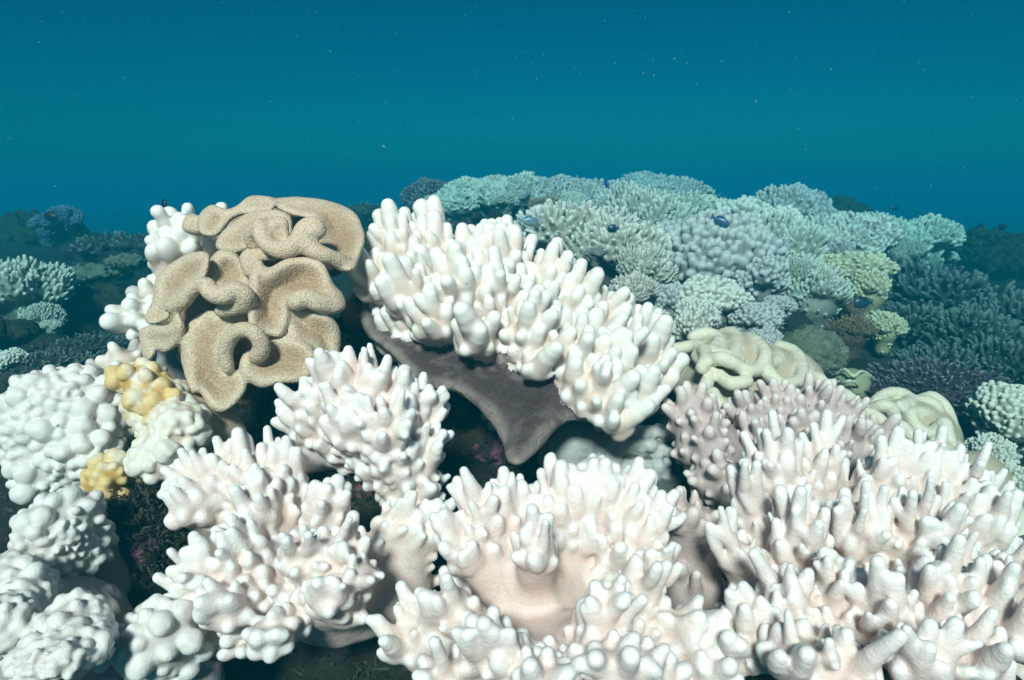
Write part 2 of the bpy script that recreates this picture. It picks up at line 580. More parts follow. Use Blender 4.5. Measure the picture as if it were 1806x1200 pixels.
M['pale_rock'] = rock_mat('pale_reef_rock', [(.10, .11, .08), (.22, .22, .17), (.14, .16, .10), (.34, .32, .28)], 18, .8)
M['mossy'] = rock_mat('mossy_reef_rock', [(.02, .024, .016), (.05, .055, .035), (.035, .04, .025), (.09, .085, .06)], 14, .9)


# ------------------------------------------------------------------ foreground finger corals
def rows_from(c, *axes):
    return np.array([unit(np.array(a, float)) for a in axes])


def px_coral(name, label, cat, base, stalk_r, heads, cores, mat, stem_mat, spacing, L, r, h, seed, group=None, head_k=.03, extra=None, part='branch', extra_part=None, **kw):
    """base (px,py,d); heads [(px,py,d,rpx)] become parts; cores [(px,py,d,rpx)] belong to the stalk"""
    b = P(*base)
    root = empty(name, b, label, cat, group)
    cs = [(P(x, y, d), rp * d / FPX) for x, y, d, rp in cores]
    prims = []
    for c, rc in cs:
        prims.append(Ell(c, rc, None, head_k, 0))
    cc = cs[0][0] if cs else b
    prims.append(Seg(b, cc, stalk_r, stalk_r * .8, head_k, 0))
    hs = []
    for i, (x, y, d, rp) in enumerate(heads):
        c = P(x, y, d); rc = rp * d / FPX
        hs.append((c, rc))
        if cs:
            j = int(np.argmin([np.linalg.norm(c - q[0]) - q[1] for q in cs]))
            a = cs[j][0] + (c - cs[j][0]) * .35
        else:
            a = b
        prims.append(Seg(a, c, rc * 1.05, rc * .95, head_k, i + 1, 0, .1))
    kw2 = dict(kw)
    wob = kw2.pop('wob', (.0016, 55))
    centre = np.mean([c for c, _ in cs], 0) if cs else b
    fs = grow_fingers(prims, max(h * 1.8, .004), spacing, L, r, seed, centre, wob=wob, heads=hs, **kw2)
    allp = prims + (extra or []) + fs
    V, Q, N, T, pid = melt(allp, h, wob, seed)
    parts_from(root, V, Q, N, T, pid, ['stalk'] + [part] * len(heads) + ([extra_part[0]] if extra_part else []), [stem_mat] + [mat] * len(heads) + ([extra_part[1]] if extra_part else []), b)
    return root


# ------------------------------------------------------------------ ground
CTRL = [(200, 1000, .86), (240, 900, .95), (100, 900, 1.1), (850, 780, 1.15), (1000, 800, 1.15), (640, 850, .95), (1230, 1080, .80), (500, 1200, .80),
        (400, 700, 1.2), (620, 560, 1.3), (900, 1000, .95), (1500, 1000, 1.0), (1300, 720, 1.2), (1500, 760, 1.3), (100, 650, 2.0), (200, 560, 2.5), (200, 480, 3.2),
        (60, 420, 4.6), (200, 430, 4.2), (0, 620, 2.0), (0, 520, 2.6), (400, 440, 4.5), (560, 420, 5), (1450, 660, 2.1), (1650, 690, 2.1), (1720, 780, 1.7),
        (1750, 640, 2.6), (1790, 540, 3.4), (1700, 450, 5), (1420, 560, 2.7), (1300, 600, 2.3), (1250, 540, 2.6), (1200, 480, 3.0), (1000, 470, 3.1),
        (900, 420, 3.6), (800, 400, 4.4), (1000, 375, 5.2), (1200, 375, 5.4), (1400, 400, 5.0), (1600, 440, 5.4), (1806, 440, 6.0), (1900, 900, 1.3),
        (0, 1150, .9), (-300, 800, 1.5), (650, 410, 5.4)]
CP = np.array([P(*c) for c in CTRL])
CP = np.vstack([CP, [[-3, 9, -.9], [0, 9, -.7], [3, 9, -.9], [7, 8, -1.0], [-7, 8, -1.0], [-6, 4, -.3], [6, 4, -.3], [-14, 14, -1.3], [14, 14, -1.3], [0, 16, -1.3], [0, 30, -1.5],
                     [-3, 1, 0], [3, 1, 0], [0, -.2, .25], [-2, -2, .1], [2, -2, .1], [30, 30, -1.5], [-30, 30, -1.5], [30, 0, -1.5], [-30, 0, -1.5]]])


def lowest(x, y, seed=5):
    f = lambda fr, s: wobble(x, y, np.float32(0), 1.0, fr, s)
    return f(6, seed) * .05 + f(17, seed + 1) * .022 + f(47, seed + 2) * .010


def ground_z(x, y):
    d2 = (x[..., None] - CP[:, 0]) ** 2 + (y[..., None] - CP[:, 1]) ** 2
    w = 1 / (d2 + .002) ** 1.7
    return (w * (CP[:, 2] - .03)).sum(-1) / w.sum(-1) + lowest(x, y)


def gz(x, y):
    return float(ground_z(np.array([x]), np.array([y]))[0])


# ------------------------------------------------------------------ front row
px_coral('finger_coral', 'large bleached finger leather coral in the bottom centre, spread round a smooth bare disc', 'coral',
         (930, 1300, .72), .05,
         [(855, 925, .70, 42), (905, 905, .72, 34), (985, 905, .73, 44), (1050, 895, .74, 42), (1100, 910, .73, 34), (1135, 940, .71, 34),
          (945, 975, .64, 36), (830, 985, .68, 34), (1120, 1045, .63, 40), (1065, 1095, .585, 40), (1205, 1110, .62, 34), (1165, 1005, .67, 28),
          (800, 1080, .62, 40), (705, 1140, .62, 28), (745, 1100, .64, 30), (870, 1150, .56, 42), (960, 1215, .53, 50), (1080, 1180, .54, 40), (780, 1195, .56, 30), (1150, 1200, .55, 38), (1230, 1190, .6, 30)],
         [(945, 1090, .74, 120), (960, 1000, .78, 100), (860, 1010, .78, 70), (1090, 1000, .77, 70), (950, 1200, .66, 100)],
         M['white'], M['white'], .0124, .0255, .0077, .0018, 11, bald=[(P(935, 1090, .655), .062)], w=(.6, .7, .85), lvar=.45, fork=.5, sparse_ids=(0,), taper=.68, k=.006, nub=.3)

px_coral('finger_coral', 'bleached finger leather coral in the lower left with blunt splayed fingers', 'coral',
         (560, 1120, .92), .03,
         [(430, 850, .78, 40), (360, 860, .77, 28), (500, 845, .79, 36), (330, 905, .75, 24), (460, 905, .74, 34), (570, 900, .74, 36),
          (375, 1010, .70, 36), (430, 990, .71, 36), (400, 1075, .66, 36), (345, 1040, .69, 24), (530, 985, .66, 38), (600, 975, .67, 34), (640, 1015, .64, 24), (575, 1060, .62, 24), (480, 1125, .64, 30), (695, 935, .76, 36), (740, 960, .76, 28),
          (610, 1085, .66, 24), (430, 1140, .68, 20)],
         [(600, 1050, .76, 85), (500, 960, .80, 75), (420, 930, .82, 50), (690, 1040, .78, 70), (470, 1060, .74, 55)],
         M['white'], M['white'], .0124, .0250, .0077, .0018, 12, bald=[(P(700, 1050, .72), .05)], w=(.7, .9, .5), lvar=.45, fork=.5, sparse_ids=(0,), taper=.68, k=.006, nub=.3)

px_coral('finger_coral', 'broad bleached finger leather coral with long pointed fingers in the lower right corner', 'coral',
         (1560, 1350, .80), .08,
         [(1375, 850, .80, 46), (1445, 830, .82, 36), (1325, 890, .76, 30), (1555, 855, .82, 36), (1620, 860, .82, 40), (1680, 895, .80, 38), (1725, 950, .77, 38),
          (1300, 985, .68, 32), (1415, 965, .70, 42), (1510, 950, .72, 44), (1600, 950, .71, 44), (1660, 980, .70, 36), (1395, 1070, .62, 42), (1480, 1040, .63, 36),
          (1560, 1085, .59, 42), (1650, 1050, .62, 44), (1735, 1070, .62, 42), (1800, 1020, .66, 36), (1340, 1110, .60, 36), (1295, 1165, .60, 28), (1400, 1170, .54, 42),
          (1500, 1190, .53, 44), (1620, 1170, .54, 46), (1720, 1170, .55, 44), (1810, 1130, .58, 44)],
         [(1500, 1060, .84, 190), (1420, 930, .86, 90), (1620, 970, .86, 130), (1740, 1100, .80, 120), (1360, 1080, .76, 60)],
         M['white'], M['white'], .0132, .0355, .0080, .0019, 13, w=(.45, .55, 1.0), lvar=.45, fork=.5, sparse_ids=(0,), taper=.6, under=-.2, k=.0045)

px_coral('finger_coral', 'bleached finger leather coral on a tapering stalk in the middle left, below the toadstool coral', 'coral',
         (745, 925, .86), .014,
         [(600, 690, .86, 40), (655, 690, .86, 36), (555, 730, .88, 30), (715, 725, .86, 34), (755, 750, .88, 24), (680, 765, .82, 36), (620, 760, .83, 36), (745, 805, .86, 26), (690, 820, .84, 30), (535, 765, .90, 26), (740, 850, .86, 18)],
         [(660, 780, .92, 60), (600, 765, .93, 50), (715, 850, .88, 36)],
         M['white'], M['white'], .0135, .0295, .0084, .0020, 14, w=(.7, .6, .75), lvar=.4, fork=.4, sparse_ids=(), taper=.68, nub=.3, under=-.8, k=.007,
         extra=[Seg(P(700, 830, .88), P(745, 925, .86), .03, .009, .02, 0), Seg(P(590, 780, .93), P(530, 815, .92), .035, .02, .02, 0)])

# thick fingered coral with its smooth skirt
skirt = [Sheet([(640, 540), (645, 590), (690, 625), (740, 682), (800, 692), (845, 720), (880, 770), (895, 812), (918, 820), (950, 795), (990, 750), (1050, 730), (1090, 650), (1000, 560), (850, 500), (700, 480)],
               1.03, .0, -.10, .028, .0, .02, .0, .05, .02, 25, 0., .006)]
px_coral('thick_finger_coral', 'biggest white leather coral, in the centre, with thick rounded fingers above a smooth grey skirt', 'coral',
         (900, 740, 1.16), .02,
         [(762, 410, 1.24, 22), (705, 445, 1.18, 40), (770, 455, 1.18, 34), (880, 460, 1.16, 38), (665, 500, 1.10, 34), (725, 530, 1.06, 40), (805, 525, 1.06, 40), (870, 530, 1.08, 36),
          (965, 500, 1.18, 34), (765, 575, 1.02, 30), (840, 600, 1.00, 30), (930, 590, 1.02, 40), (1000, 545, 1.12, 40), (1060, 565, 1.12, 34), (1120, 600, 1.14, 34), (1005, 625, 1.00, 38),
          (1070, 640, 1.00, 38), (1130, 635, 1.06, 32), (945, 650, .98, 22), (1050, 700, .96, 38), (1110, 705, .98, 34), (1155, 665, 1.05, 24), (1085, 745, .95, 22), (1020, 690, .97, 24)],
         [(770, 580, 1.16, 85), (900, 620, 1.14, 100), (1030, 660, 1.12, 85), (860, 520, 1.22, 80), (720, 520, 1.18, 60)],
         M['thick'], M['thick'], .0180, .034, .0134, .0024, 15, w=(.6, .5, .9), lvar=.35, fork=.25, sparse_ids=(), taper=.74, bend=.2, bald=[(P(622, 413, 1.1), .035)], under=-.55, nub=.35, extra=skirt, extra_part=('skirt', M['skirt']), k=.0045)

px_coral('pillar_coral', 'short pinkish pillar shaped leather coral with stubby fingers, between the two big front corals', 'coral',
         (1225, 1060, .78), .03,
         [(1190, 900, .76, 20), (1240, 915, .77, 22), (1215, 930, .75, 20)],
         [(1210, 970, .79, 36), (1225, 1030, .79, 42)],
         M['pink'], M['pink'], .017, .022, .0085, .002, 16, w=(.5, .3, 1.1), sparse_ids=(0,), taper=.7, under=.1)

px_coral('knuckled_coral', 'pinkish knuckle fingered coral clump tucked behind the lower right coral', 'coral',
         (1290, 900, 1.0), .05,
         [(1205, 740, .98, 26), (1240, 730, .97, 30), (1250, 785, .94, 30), (1215, 800, .97, 20), (1275, 840, .90, 28), (1295, 890, .88, 24), (1240, 850, .92, 20)],
         [(1260, 800, 1.02, 50), (1280, 880, .98, 40)],
         M['pink'], M['pink'], .0165, .017, .0080, .0022, 17, w=(.9, .6, .4), sparse_ids=(0,), taper=.85, under=-.7, nub=.5)
px_coral('knuckled_coral', 'pale knuckle fingered coral rising between the cream toadstools and the lower right coral', 'coral',
         (1420, 860, 1.1), .06,
         [(1320, 740, 1.02, 30), (1375, 725, 1.04, 36), (1440, 725, 1.04, 34), (1490, 735, 1.04, 24), (1340, 780, .98, 30), (1420, 770, .98, 34), (1500, 780, .98, 34), (1475, 820, .96, 26), (1545, 775, 1.0, 24)],
         [(1390, 780, 1.08, 55), (1470, 800, 1.06, 50)],
         M['pink'], M['pink'], .0150, .022, .0074, .0022, 18, w=(.8, .5, .7), sparse_ids=(0,), taper=.75, under=-.6, nub=.5)

px_coral('lobed_coral', 'white chubby lobed coral peeking out behind the left side of the tan toadstool', 'coral',
         (330, 640, 1.25), .05,
         [(325, 405, 1.22, 20), (305, 425, 1.2, 24), (300, 460, 1.18, 28), (345, 450, 1.2, 34), (262, 525, 1.14, 14), (250, 555, 1.1, 26), (225, 570, 1.08, 20), (270, 580, 1.08, 24), (370, 420, 1.2, 24)],
         [(350, 470, 1.28, 50), (320, 560, 1.22, 60)],
         M['thick'], M['stem'], .0215, .024, .0135, .003, 19, w=(.8, .8, .4), sparse_ids=(0,), taper=.85, under=-.7, nub=.5)
px_coral('lobed_coral', 'small pale lobed coral directly above the yellow blotched coral', 'coral',
         (240, 700, 1.05), .02, [(205, 625, 1.0, 14), (222, 640, .99, 16), (195, 650, 1.0, 10)], [(235, 665, 1.03, 24)],
         M['thick'], M['stem'], .020, .026, .011, .0025, 20, w=(.7, .4, .9), taper=.7, under=-.5)


def knob_coral(name, label, base, stalk_r, heads, cores, mat, stem, h, seed, rk=(.008, .02), n_sp=.022, ok_dir=None, group=None, extra=None, sq=1.0, under=-.6):
    rng = np.random.default_rng(seed)
    b = P(*base)
    root = empty(name, b, label, 'coral', group)
    cs = [(P(x, y, d), rp * d / FPX) for x, y, d, rp in cores]
    prims = [Ell(c, r_, None, .03, 0) for c, r_ in cs]
    prims.append(Seg(b, cs[0][0], stalk_r, stalk_r, .03, 0))
    for i, (x, y, d, rp) in enumerate(heads):
        c = P(x, y, d); j = int(np.argmin([np.linalg.norm(c - q[0]) for q in cs]))
        prims.append(Seg(cs[j][0] + (c - cs[j][0]) * .4, c, rp * d / FPX, rp * d / FPX, .025, i + 1, 0, .2))
    prims += (extra or [])
    V, Q, N, T, pid = melt(prims, h * 2, (.003, 50), seed)
    ok = (N[:, 2] > under) & (pid > 0)
    if ok_dir is not None: ok &= (N @ unit(np.array(ok_dir, float)) > -.1)
    sp = n_sp * (.55 + .85 * np.clip(wobble(V[:, 0], V[:, 1], V[:, 2], 1, 45, seed) * .9 + .5, 0, 1) ** 1.5)
    pk = scatter(V, N, ok, sp, rng)
    kn = []
    for i in pk:
        r_ = sp[i] * .60 * rng.uniform(.8, 1.2)
        n = N[i]; a = unit(np.cross(n, rng.normal(size=3))); bb = np.cross(n, a)
        c = V[i] + n * r_ * rng.uniform(.0, .25)
        kn.append(Ell(c, (r_ * rng.uniform(.85, 1.1), r_ * rng.uniform(.9, 1.25), r_ * 1.1 * sq), np.array([a, bb, n]), .003, int(pid[i]), 1.))
        if r_ > rk[1] * .55:
            for q in range(rng.integers(3, 8)):
                dd = unit(n * .8 + .9 * rng.normal(size=3))
                if dd @ n < .1: continue
                kn.append(Ell(c + dd * r_ * .62, r_ * rng.uniform(.38, .55), None, .0025, int(pid[i]), 1.))
    V, Q, N, T, pid = melt(prims + kn, h, (.0016, 110), seed)
    parts_from(root, V, Q, N, T, pid, ['stalk'] + ['head'] * len(heads), [stem] + (list(mat) if isinstance(mat, tuple) else [mat] * len(heads)), b)
    return root


knob_coral('knobbly_coral', 'wide knobbly white coral block packed with round lumps at the left edge', (140, 940, .98), .04,
           [(100, 730, .93, 76), (165, 710, .94, 52), (60, 770, .92, 55), (150, 790, .92, 60), (80, 840, .91, 46), (185, 840, .92, 24)],
           [(130, 780, 1.0, 80)], M['knob'], M['stem'], .0021, 31, (.008, .014), .0150)
knob_coral('knobbly_coral', 'cauliflower like knobbly coral on a grey stalk, below the wide knobbly block', (200, 1100, .84), .03,
           [(85, 940, .76, 52), (135, 905, .78, 36), (100, 985, .76, 36)], [(150, 990, .82, 46), (185, 1060, .83, 40)], M['knob'], M['stem'], .002, 32, (.006, .015), .0118)
knob_coral('knobbly_coral', 'lumpy coral with many small heads on a broad grey trunk in the bottom left corner', (130, 1330, .72), .06,
           [(15, 1020, .68, 40), (45, 1050, .66, 34), (10, 1100, .62, 40), (150, 1085, .63, 26), (120, 1110, .61, 34), (60, 1180, .57, 30), (110, 1165, .57, 30), (165, 1140, .6, 24)],
           [(120, 1160, .72, 100), (60, 1080, .74, 70), (160, 1080, .76, 50)], M['knob'], M['stem'], .002, 33, (.006, .014), .0112)
knob_coral('knobbly_coral', 'round knobbly white coral ball beside the bottom left trunk', (350, 1260, .72), .03,
           [(285, 1125, .66, 58), (235, 1140, .67, 30)], [(310, 1160, .70, 45), (345, 1200, .70, 36)], M['knob'], M['stem'], .002, 34, (.011, .019), .0132, sq=.9)
knob_coral('yellow_coral', 'club shaped coral with yellow blotched knuckles beside the wide knobbly block', (390, 770, .98), .035,
           [(248, 672, .90, 32), (270, 705, .89, 30), (262, 745, .90, 22), (315, 750, .88, 40), (290, 790, .87, 28), (250, 815, .86, 24), (285, 825, .86, 26)],
           [(320, 735, .95, 40), (300, 790, .93, 34)], (M['ochre'], M['ochre'], M['yellow'], M['yellow'], M['yellow'], M['yellow'], M['yellow']), M['yellow'], .0021, 35, (.010, .017), .0165, sq=.8)
knob_coral('yellow_coral', 'small yellow knuckled coral hanging from the right foot of the wide knobbly block', (190, 930, .90), .012,
           [(195, 835, .86, 22), (175, 850, .86, 20)], [(190, 870, .88, 18)], M['ochre'], M['yellow'], .002, 36, (.008, .013), .016, sq=.9)

# ------------------------------------------------------------------ toadstool corals
def rope(pts, r, pid=0, k=.011, t=.9):
    """rounded rim that winds along photo points (px, py, depth)"""
    A = np.array([P(*p) for p in pts]); out = []
    n = len(A)
    B = []
    for i in range(n - 1):
        p0, p1, p2, p3 = A[max(i - 1, 0)], A[i], A[i + 1], A[min(i + 2, n - 1)]
        for u_ in (0, .33, .66):
            B.append(.5 * ((2 * p1) + (-p0 + p2) * u_ + (2 * p0 - 5 * p1 + 4 * p2 - p3) * u_ * u_ + (-p0 + 3 * p1 - 3 * p2 + p3) * u_ ** 3))
    B.append(A[-1])
    return [Seg(a, b, r, r, k, pid, t, t) for a, b in zip(B[:-1], B[1:])]


def z1(pts, d=None):        # coordinates read off an enlargement of the toadstool
    s = 660 / 1800
    if d is None: return [(x * s, 300 + y * s) for x, y in pts]
    if np.ndim(d) == 0: d = [d] * len(pts)
    return [(x * s, 300 + y * s, dd) for (x, y), dd in zip(pts, d)]


def toadstool(name, label, base, sheets, ropes, cores, mat, stem, h, seed, wob=(.0012, 70)):
    b = P(*base)
    root = empty(name, b, label, 'coral')
    prims = [Ell(P(x, y, d), rp * d / FPX, None, .03, 0, 0.) for x, y, d, rp in cores]
    prims.append(Seg(b, P(*cores[0][:3]), .04, .05, .02, 0))
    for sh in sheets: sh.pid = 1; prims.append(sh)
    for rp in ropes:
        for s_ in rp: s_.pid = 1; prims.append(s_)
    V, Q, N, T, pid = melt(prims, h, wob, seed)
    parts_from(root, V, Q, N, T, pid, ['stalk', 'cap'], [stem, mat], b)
    return root


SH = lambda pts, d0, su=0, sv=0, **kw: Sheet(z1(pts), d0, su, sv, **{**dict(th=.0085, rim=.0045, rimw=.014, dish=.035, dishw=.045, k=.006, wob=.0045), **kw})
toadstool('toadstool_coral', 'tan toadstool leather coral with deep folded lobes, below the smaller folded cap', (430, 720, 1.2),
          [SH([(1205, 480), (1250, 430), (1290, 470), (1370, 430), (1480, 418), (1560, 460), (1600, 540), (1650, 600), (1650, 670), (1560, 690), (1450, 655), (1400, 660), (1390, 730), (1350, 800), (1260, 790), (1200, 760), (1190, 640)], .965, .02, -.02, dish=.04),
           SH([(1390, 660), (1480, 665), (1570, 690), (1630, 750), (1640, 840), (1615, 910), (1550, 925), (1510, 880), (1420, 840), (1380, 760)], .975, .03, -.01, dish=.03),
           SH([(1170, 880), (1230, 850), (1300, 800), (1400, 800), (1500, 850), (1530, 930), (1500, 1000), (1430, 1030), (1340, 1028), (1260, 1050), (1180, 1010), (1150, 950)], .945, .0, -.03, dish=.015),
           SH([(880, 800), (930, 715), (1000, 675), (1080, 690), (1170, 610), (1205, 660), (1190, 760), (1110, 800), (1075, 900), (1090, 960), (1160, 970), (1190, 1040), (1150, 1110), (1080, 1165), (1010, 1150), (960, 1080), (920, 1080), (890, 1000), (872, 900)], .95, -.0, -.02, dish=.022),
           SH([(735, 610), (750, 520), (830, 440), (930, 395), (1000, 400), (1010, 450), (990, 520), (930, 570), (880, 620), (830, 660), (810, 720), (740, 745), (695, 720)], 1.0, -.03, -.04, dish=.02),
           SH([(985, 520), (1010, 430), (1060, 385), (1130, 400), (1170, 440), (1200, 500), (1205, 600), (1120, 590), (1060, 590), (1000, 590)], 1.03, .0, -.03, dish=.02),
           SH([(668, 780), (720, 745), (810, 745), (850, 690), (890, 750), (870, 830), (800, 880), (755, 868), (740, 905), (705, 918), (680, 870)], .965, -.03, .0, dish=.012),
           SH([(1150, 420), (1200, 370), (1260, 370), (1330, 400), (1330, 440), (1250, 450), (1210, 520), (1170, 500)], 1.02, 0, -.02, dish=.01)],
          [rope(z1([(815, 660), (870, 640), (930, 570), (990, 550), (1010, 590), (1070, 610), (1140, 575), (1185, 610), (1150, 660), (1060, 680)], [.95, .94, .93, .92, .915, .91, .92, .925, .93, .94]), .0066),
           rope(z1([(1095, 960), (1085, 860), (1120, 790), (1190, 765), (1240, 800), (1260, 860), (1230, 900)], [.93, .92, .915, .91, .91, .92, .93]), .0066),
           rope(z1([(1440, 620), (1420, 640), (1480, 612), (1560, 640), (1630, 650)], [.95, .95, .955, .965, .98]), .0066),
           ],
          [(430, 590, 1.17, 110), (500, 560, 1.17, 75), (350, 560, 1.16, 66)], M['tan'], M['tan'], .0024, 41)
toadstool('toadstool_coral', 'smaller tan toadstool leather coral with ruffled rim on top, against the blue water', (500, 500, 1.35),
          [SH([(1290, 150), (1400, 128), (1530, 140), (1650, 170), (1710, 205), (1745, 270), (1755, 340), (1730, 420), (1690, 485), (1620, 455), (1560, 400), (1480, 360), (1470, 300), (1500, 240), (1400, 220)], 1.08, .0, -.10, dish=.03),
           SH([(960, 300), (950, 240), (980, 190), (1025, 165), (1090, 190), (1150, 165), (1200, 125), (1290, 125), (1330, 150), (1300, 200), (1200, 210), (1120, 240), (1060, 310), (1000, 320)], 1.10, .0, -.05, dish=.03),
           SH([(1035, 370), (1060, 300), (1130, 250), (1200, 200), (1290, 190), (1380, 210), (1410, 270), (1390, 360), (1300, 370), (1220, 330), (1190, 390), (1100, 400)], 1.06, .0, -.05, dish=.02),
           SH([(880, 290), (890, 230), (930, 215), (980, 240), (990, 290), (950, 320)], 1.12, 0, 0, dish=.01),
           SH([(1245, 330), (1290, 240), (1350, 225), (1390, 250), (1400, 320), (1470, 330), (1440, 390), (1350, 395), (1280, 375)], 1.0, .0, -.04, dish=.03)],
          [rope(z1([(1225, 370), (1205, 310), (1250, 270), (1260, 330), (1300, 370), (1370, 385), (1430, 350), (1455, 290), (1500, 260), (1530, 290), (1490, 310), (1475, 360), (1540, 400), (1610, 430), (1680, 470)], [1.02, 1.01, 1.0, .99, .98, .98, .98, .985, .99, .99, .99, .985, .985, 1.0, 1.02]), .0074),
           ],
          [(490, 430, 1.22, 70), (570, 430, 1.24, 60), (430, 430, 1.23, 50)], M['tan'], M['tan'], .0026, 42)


def z2(pts, d):
    s = 706 / 1806
    if np.ndim(d) == 0: d = [d] * len(pts)
    return [(1100 + x * s, 560 + y * s, dd) for (x, y), dd in zip(pts, d)]


def dl(a, b, n): return list(np.linspace(a, b, n))


toadstool('toadstool_coral', 'cream toadstool coral with winding folds just right of the thick fingered coral', (1310, 760, 1.35), [],
          [rope(z2([(310, 90), (370, 72), (430, 100), (405, 150), (460, 175), (520, 190)], [1.2, 1.2, 1.18, 1.14, 1.12, 1.12]), .0100, k=.0045),
           rope(z2([(440, 75), (490, 70), (510, 110), (500, 160), (500, 210), (560, 240), (610, 230), (640, 170), (600, 110), (550, 90)], [1.22, 1.2, 1.17, 1.13, 1.10, 1.09, 1.1, 1.12, 1.16, 1.2]), .0100, k=.0045),
           rope(z2([(600, 120), (680, 160), (700, 190), (650, 220), (650, 250), (700, 300), (760, 300), (800, 270), (800, 200), (760, 150), (700, 130)], [1.2, 1.18, 1.15, 1.12, 1.1, 1.09, 1.1, 1.12, 1.16, 1.19, 1.21]), .0100, k=.0045),
           rope(z2([(330, 175), (385, 240), (365, 320)], [1.15, 1.11, 1.08]), .0100, k=.0045),
           rope(z2([(430, 260), (480, 300), (560, 290)], [1.10, 1.08, 1.08]), .0100, k=.0045),
           rope(z2([(800, 190), (840, 260), (880, 280), (910, 330)], [1.18, 1.15, 1.13, 1.12]), .0100, k=.0045),
           rope(z2([(200, 150), (260, 140), (330, 130), (370, 170), (350, 230)], [1.18, 1.17, 1.16, 1.12, 1.09]), .0100, k=.0045),
           rope(z2([(380, 200), (430, 185), (500, 210)], [1.12, 1.09, 1.09]), .0100, k=.0045),
           rope(z2([(400, 340), (420, 380), (450, 420)], [1.04, 1.03, 1.02]), .0100, k=.0045)],
          [(1295, 675, 1.200, 88), (1385, 685, 1.200, 68), (1250, 720, 1.155, 58), (1215, 660, 1.23, 44)], M['cream'], M['cream'], .003, 43)
toadstool('toadstool_coral', 'olive cream toadstool coral with sausage like folds behind the lower right coral', (1620, 860, 1.3), [],
          [rope(z2([(940, 340), (990, 345), (1050, 390), (1070, 420)], [1.16, 1.14, 1.12, 1.12]), .0100, k=.0045),
           rope(z2([(960, 410), (1040, 420), (1120, 440), (1180, 490)], [1.12, 1.1, 1.08, 1.08]), .0100, k=.0045),
           rope(z2([(1130, 390), (1180, 345), (1260, 345), (1290, 380), (1240, 400)], [1.18, 1.2, 1.2, 1.18, 1.15]), .0100, k=.0045),
           rope(z2([(1100, 430), (1160, 400), (1200, 410), (1220, 450)], [1.12, 1.1, 1.1, 1.1]), .0098, k=.0045),
           rope(z2([(1240, 410), (1290, 380), (1360, 380), (1410, 410), (1390, 450), (1330, 430), (1290, 440), (1320, 500), (1380, 530), (1440, 480), (1460, 520), (1470, 590), (1400, 560)], dl(1.2, 1.08, 13)), .0098, k=.0045),
           rope([(1612, 712, 1.19), (1640, 700, 1.19), (1664, 716, 1.18), (1676, 750, 1.17), (1655, 770, 1.15)], .0098, k=.0045),
           rope([(1690, 790, 1.14), (1700, 820, 1.12), (1680, 850, 1.1), (1655, 830, 1.1)], .0098, k=.0045),
           rope(z2([(1120, 560), (1180, 550), (1240, 575), (1290, 610)], [1.04, 1.02, 1.02, 1.03]), .0100, k=.0045),
           rope(z2([(1180, 520), (1240, 490), (1290, 530), (1350, 580), (1340, 630)], [1.08, 1.06, 1.06, 1.04, 1.04]), .0100, k=.0045),
           rope(z2([(1370, 650), (1390, 600), (1440, 590), (1490, 620), (1520, 660)], [1.04, 1.03, 1.03, 1.05, 1.06]), .0098, k=.0045)],
          [(1600, 780, 1.200, 80), (1530, 765, 1.195, 56), (1640, 770, 1.215, 44), (1690, 840, 1.14, 24)], M['cream'], M['cream'], .003, 44)
toadstool('toadstool_coral', 'small olive toadstool coral sloping down the right side behind the lower right coral', (1780, 980, 1.2), [],
          [rope(z2([(1500, 700), (1550, 720), (1590, 770), (1590, 830)], 1.04), .016),
           rope([(1770, 915, .98), (1800, 930, .98), (1800, 980, .96), (1770, 1000, .96)], .022)],
          [(1720, 850, 1.12, 36), (1790, 950, 1.04, 42)], M['cream'], M['cream'], .003, 45)
toadstool('small_toadstool_coral', 'little yellow green toadstool coral with a wavy cup, beside the pale boulder', (1500, 720, 1.9), [],
          [rope([(1475, 660, 1.85), (1490, 652, 1.82), (1505, 664, 1.8), (1520, 655, 1.82), (1540, 668, 1.86), (1528, 676, 1.9)], .0045, k=.003),
           rope([(1472, 668, 1.84), (1484, 676, 1.8), (1500, 672, 1.78), (1515, 680, 1.8)], .0045, k=.003)],
          [(1502, 682, 1.86, 9)], M['bg_yellow'], M['bg_yellow'], .003, 46)

# grey frilled coral in the shade of the skirt
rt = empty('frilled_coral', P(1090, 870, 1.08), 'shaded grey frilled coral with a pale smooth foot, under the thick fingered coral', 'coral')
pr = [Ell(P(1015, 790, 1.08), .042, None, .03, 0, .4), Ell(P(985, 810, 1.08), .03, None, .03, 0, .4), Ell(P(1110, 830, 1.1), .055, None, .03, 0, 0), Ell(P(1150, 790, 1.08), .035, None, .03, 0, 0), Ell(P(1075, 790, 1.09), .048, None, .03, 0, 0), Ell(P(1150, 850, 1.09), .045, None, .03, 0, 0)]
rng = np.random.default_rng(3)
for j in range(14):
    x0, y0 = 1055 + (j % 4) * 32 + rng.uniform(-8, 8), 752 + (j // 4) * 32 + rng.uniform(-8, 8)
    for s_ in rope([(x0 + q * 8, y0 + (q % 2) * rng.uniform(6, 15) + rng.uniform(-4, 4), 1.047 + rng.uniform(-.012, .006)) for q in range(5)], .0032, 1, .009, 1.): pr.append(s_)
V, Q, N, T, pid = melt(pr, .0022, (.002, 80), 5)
parts_from(rt, V, Q, N, T, pid, ['stalk', 'frill'], [M['foot'], M['frill']], P(1090, 870, 1.08))

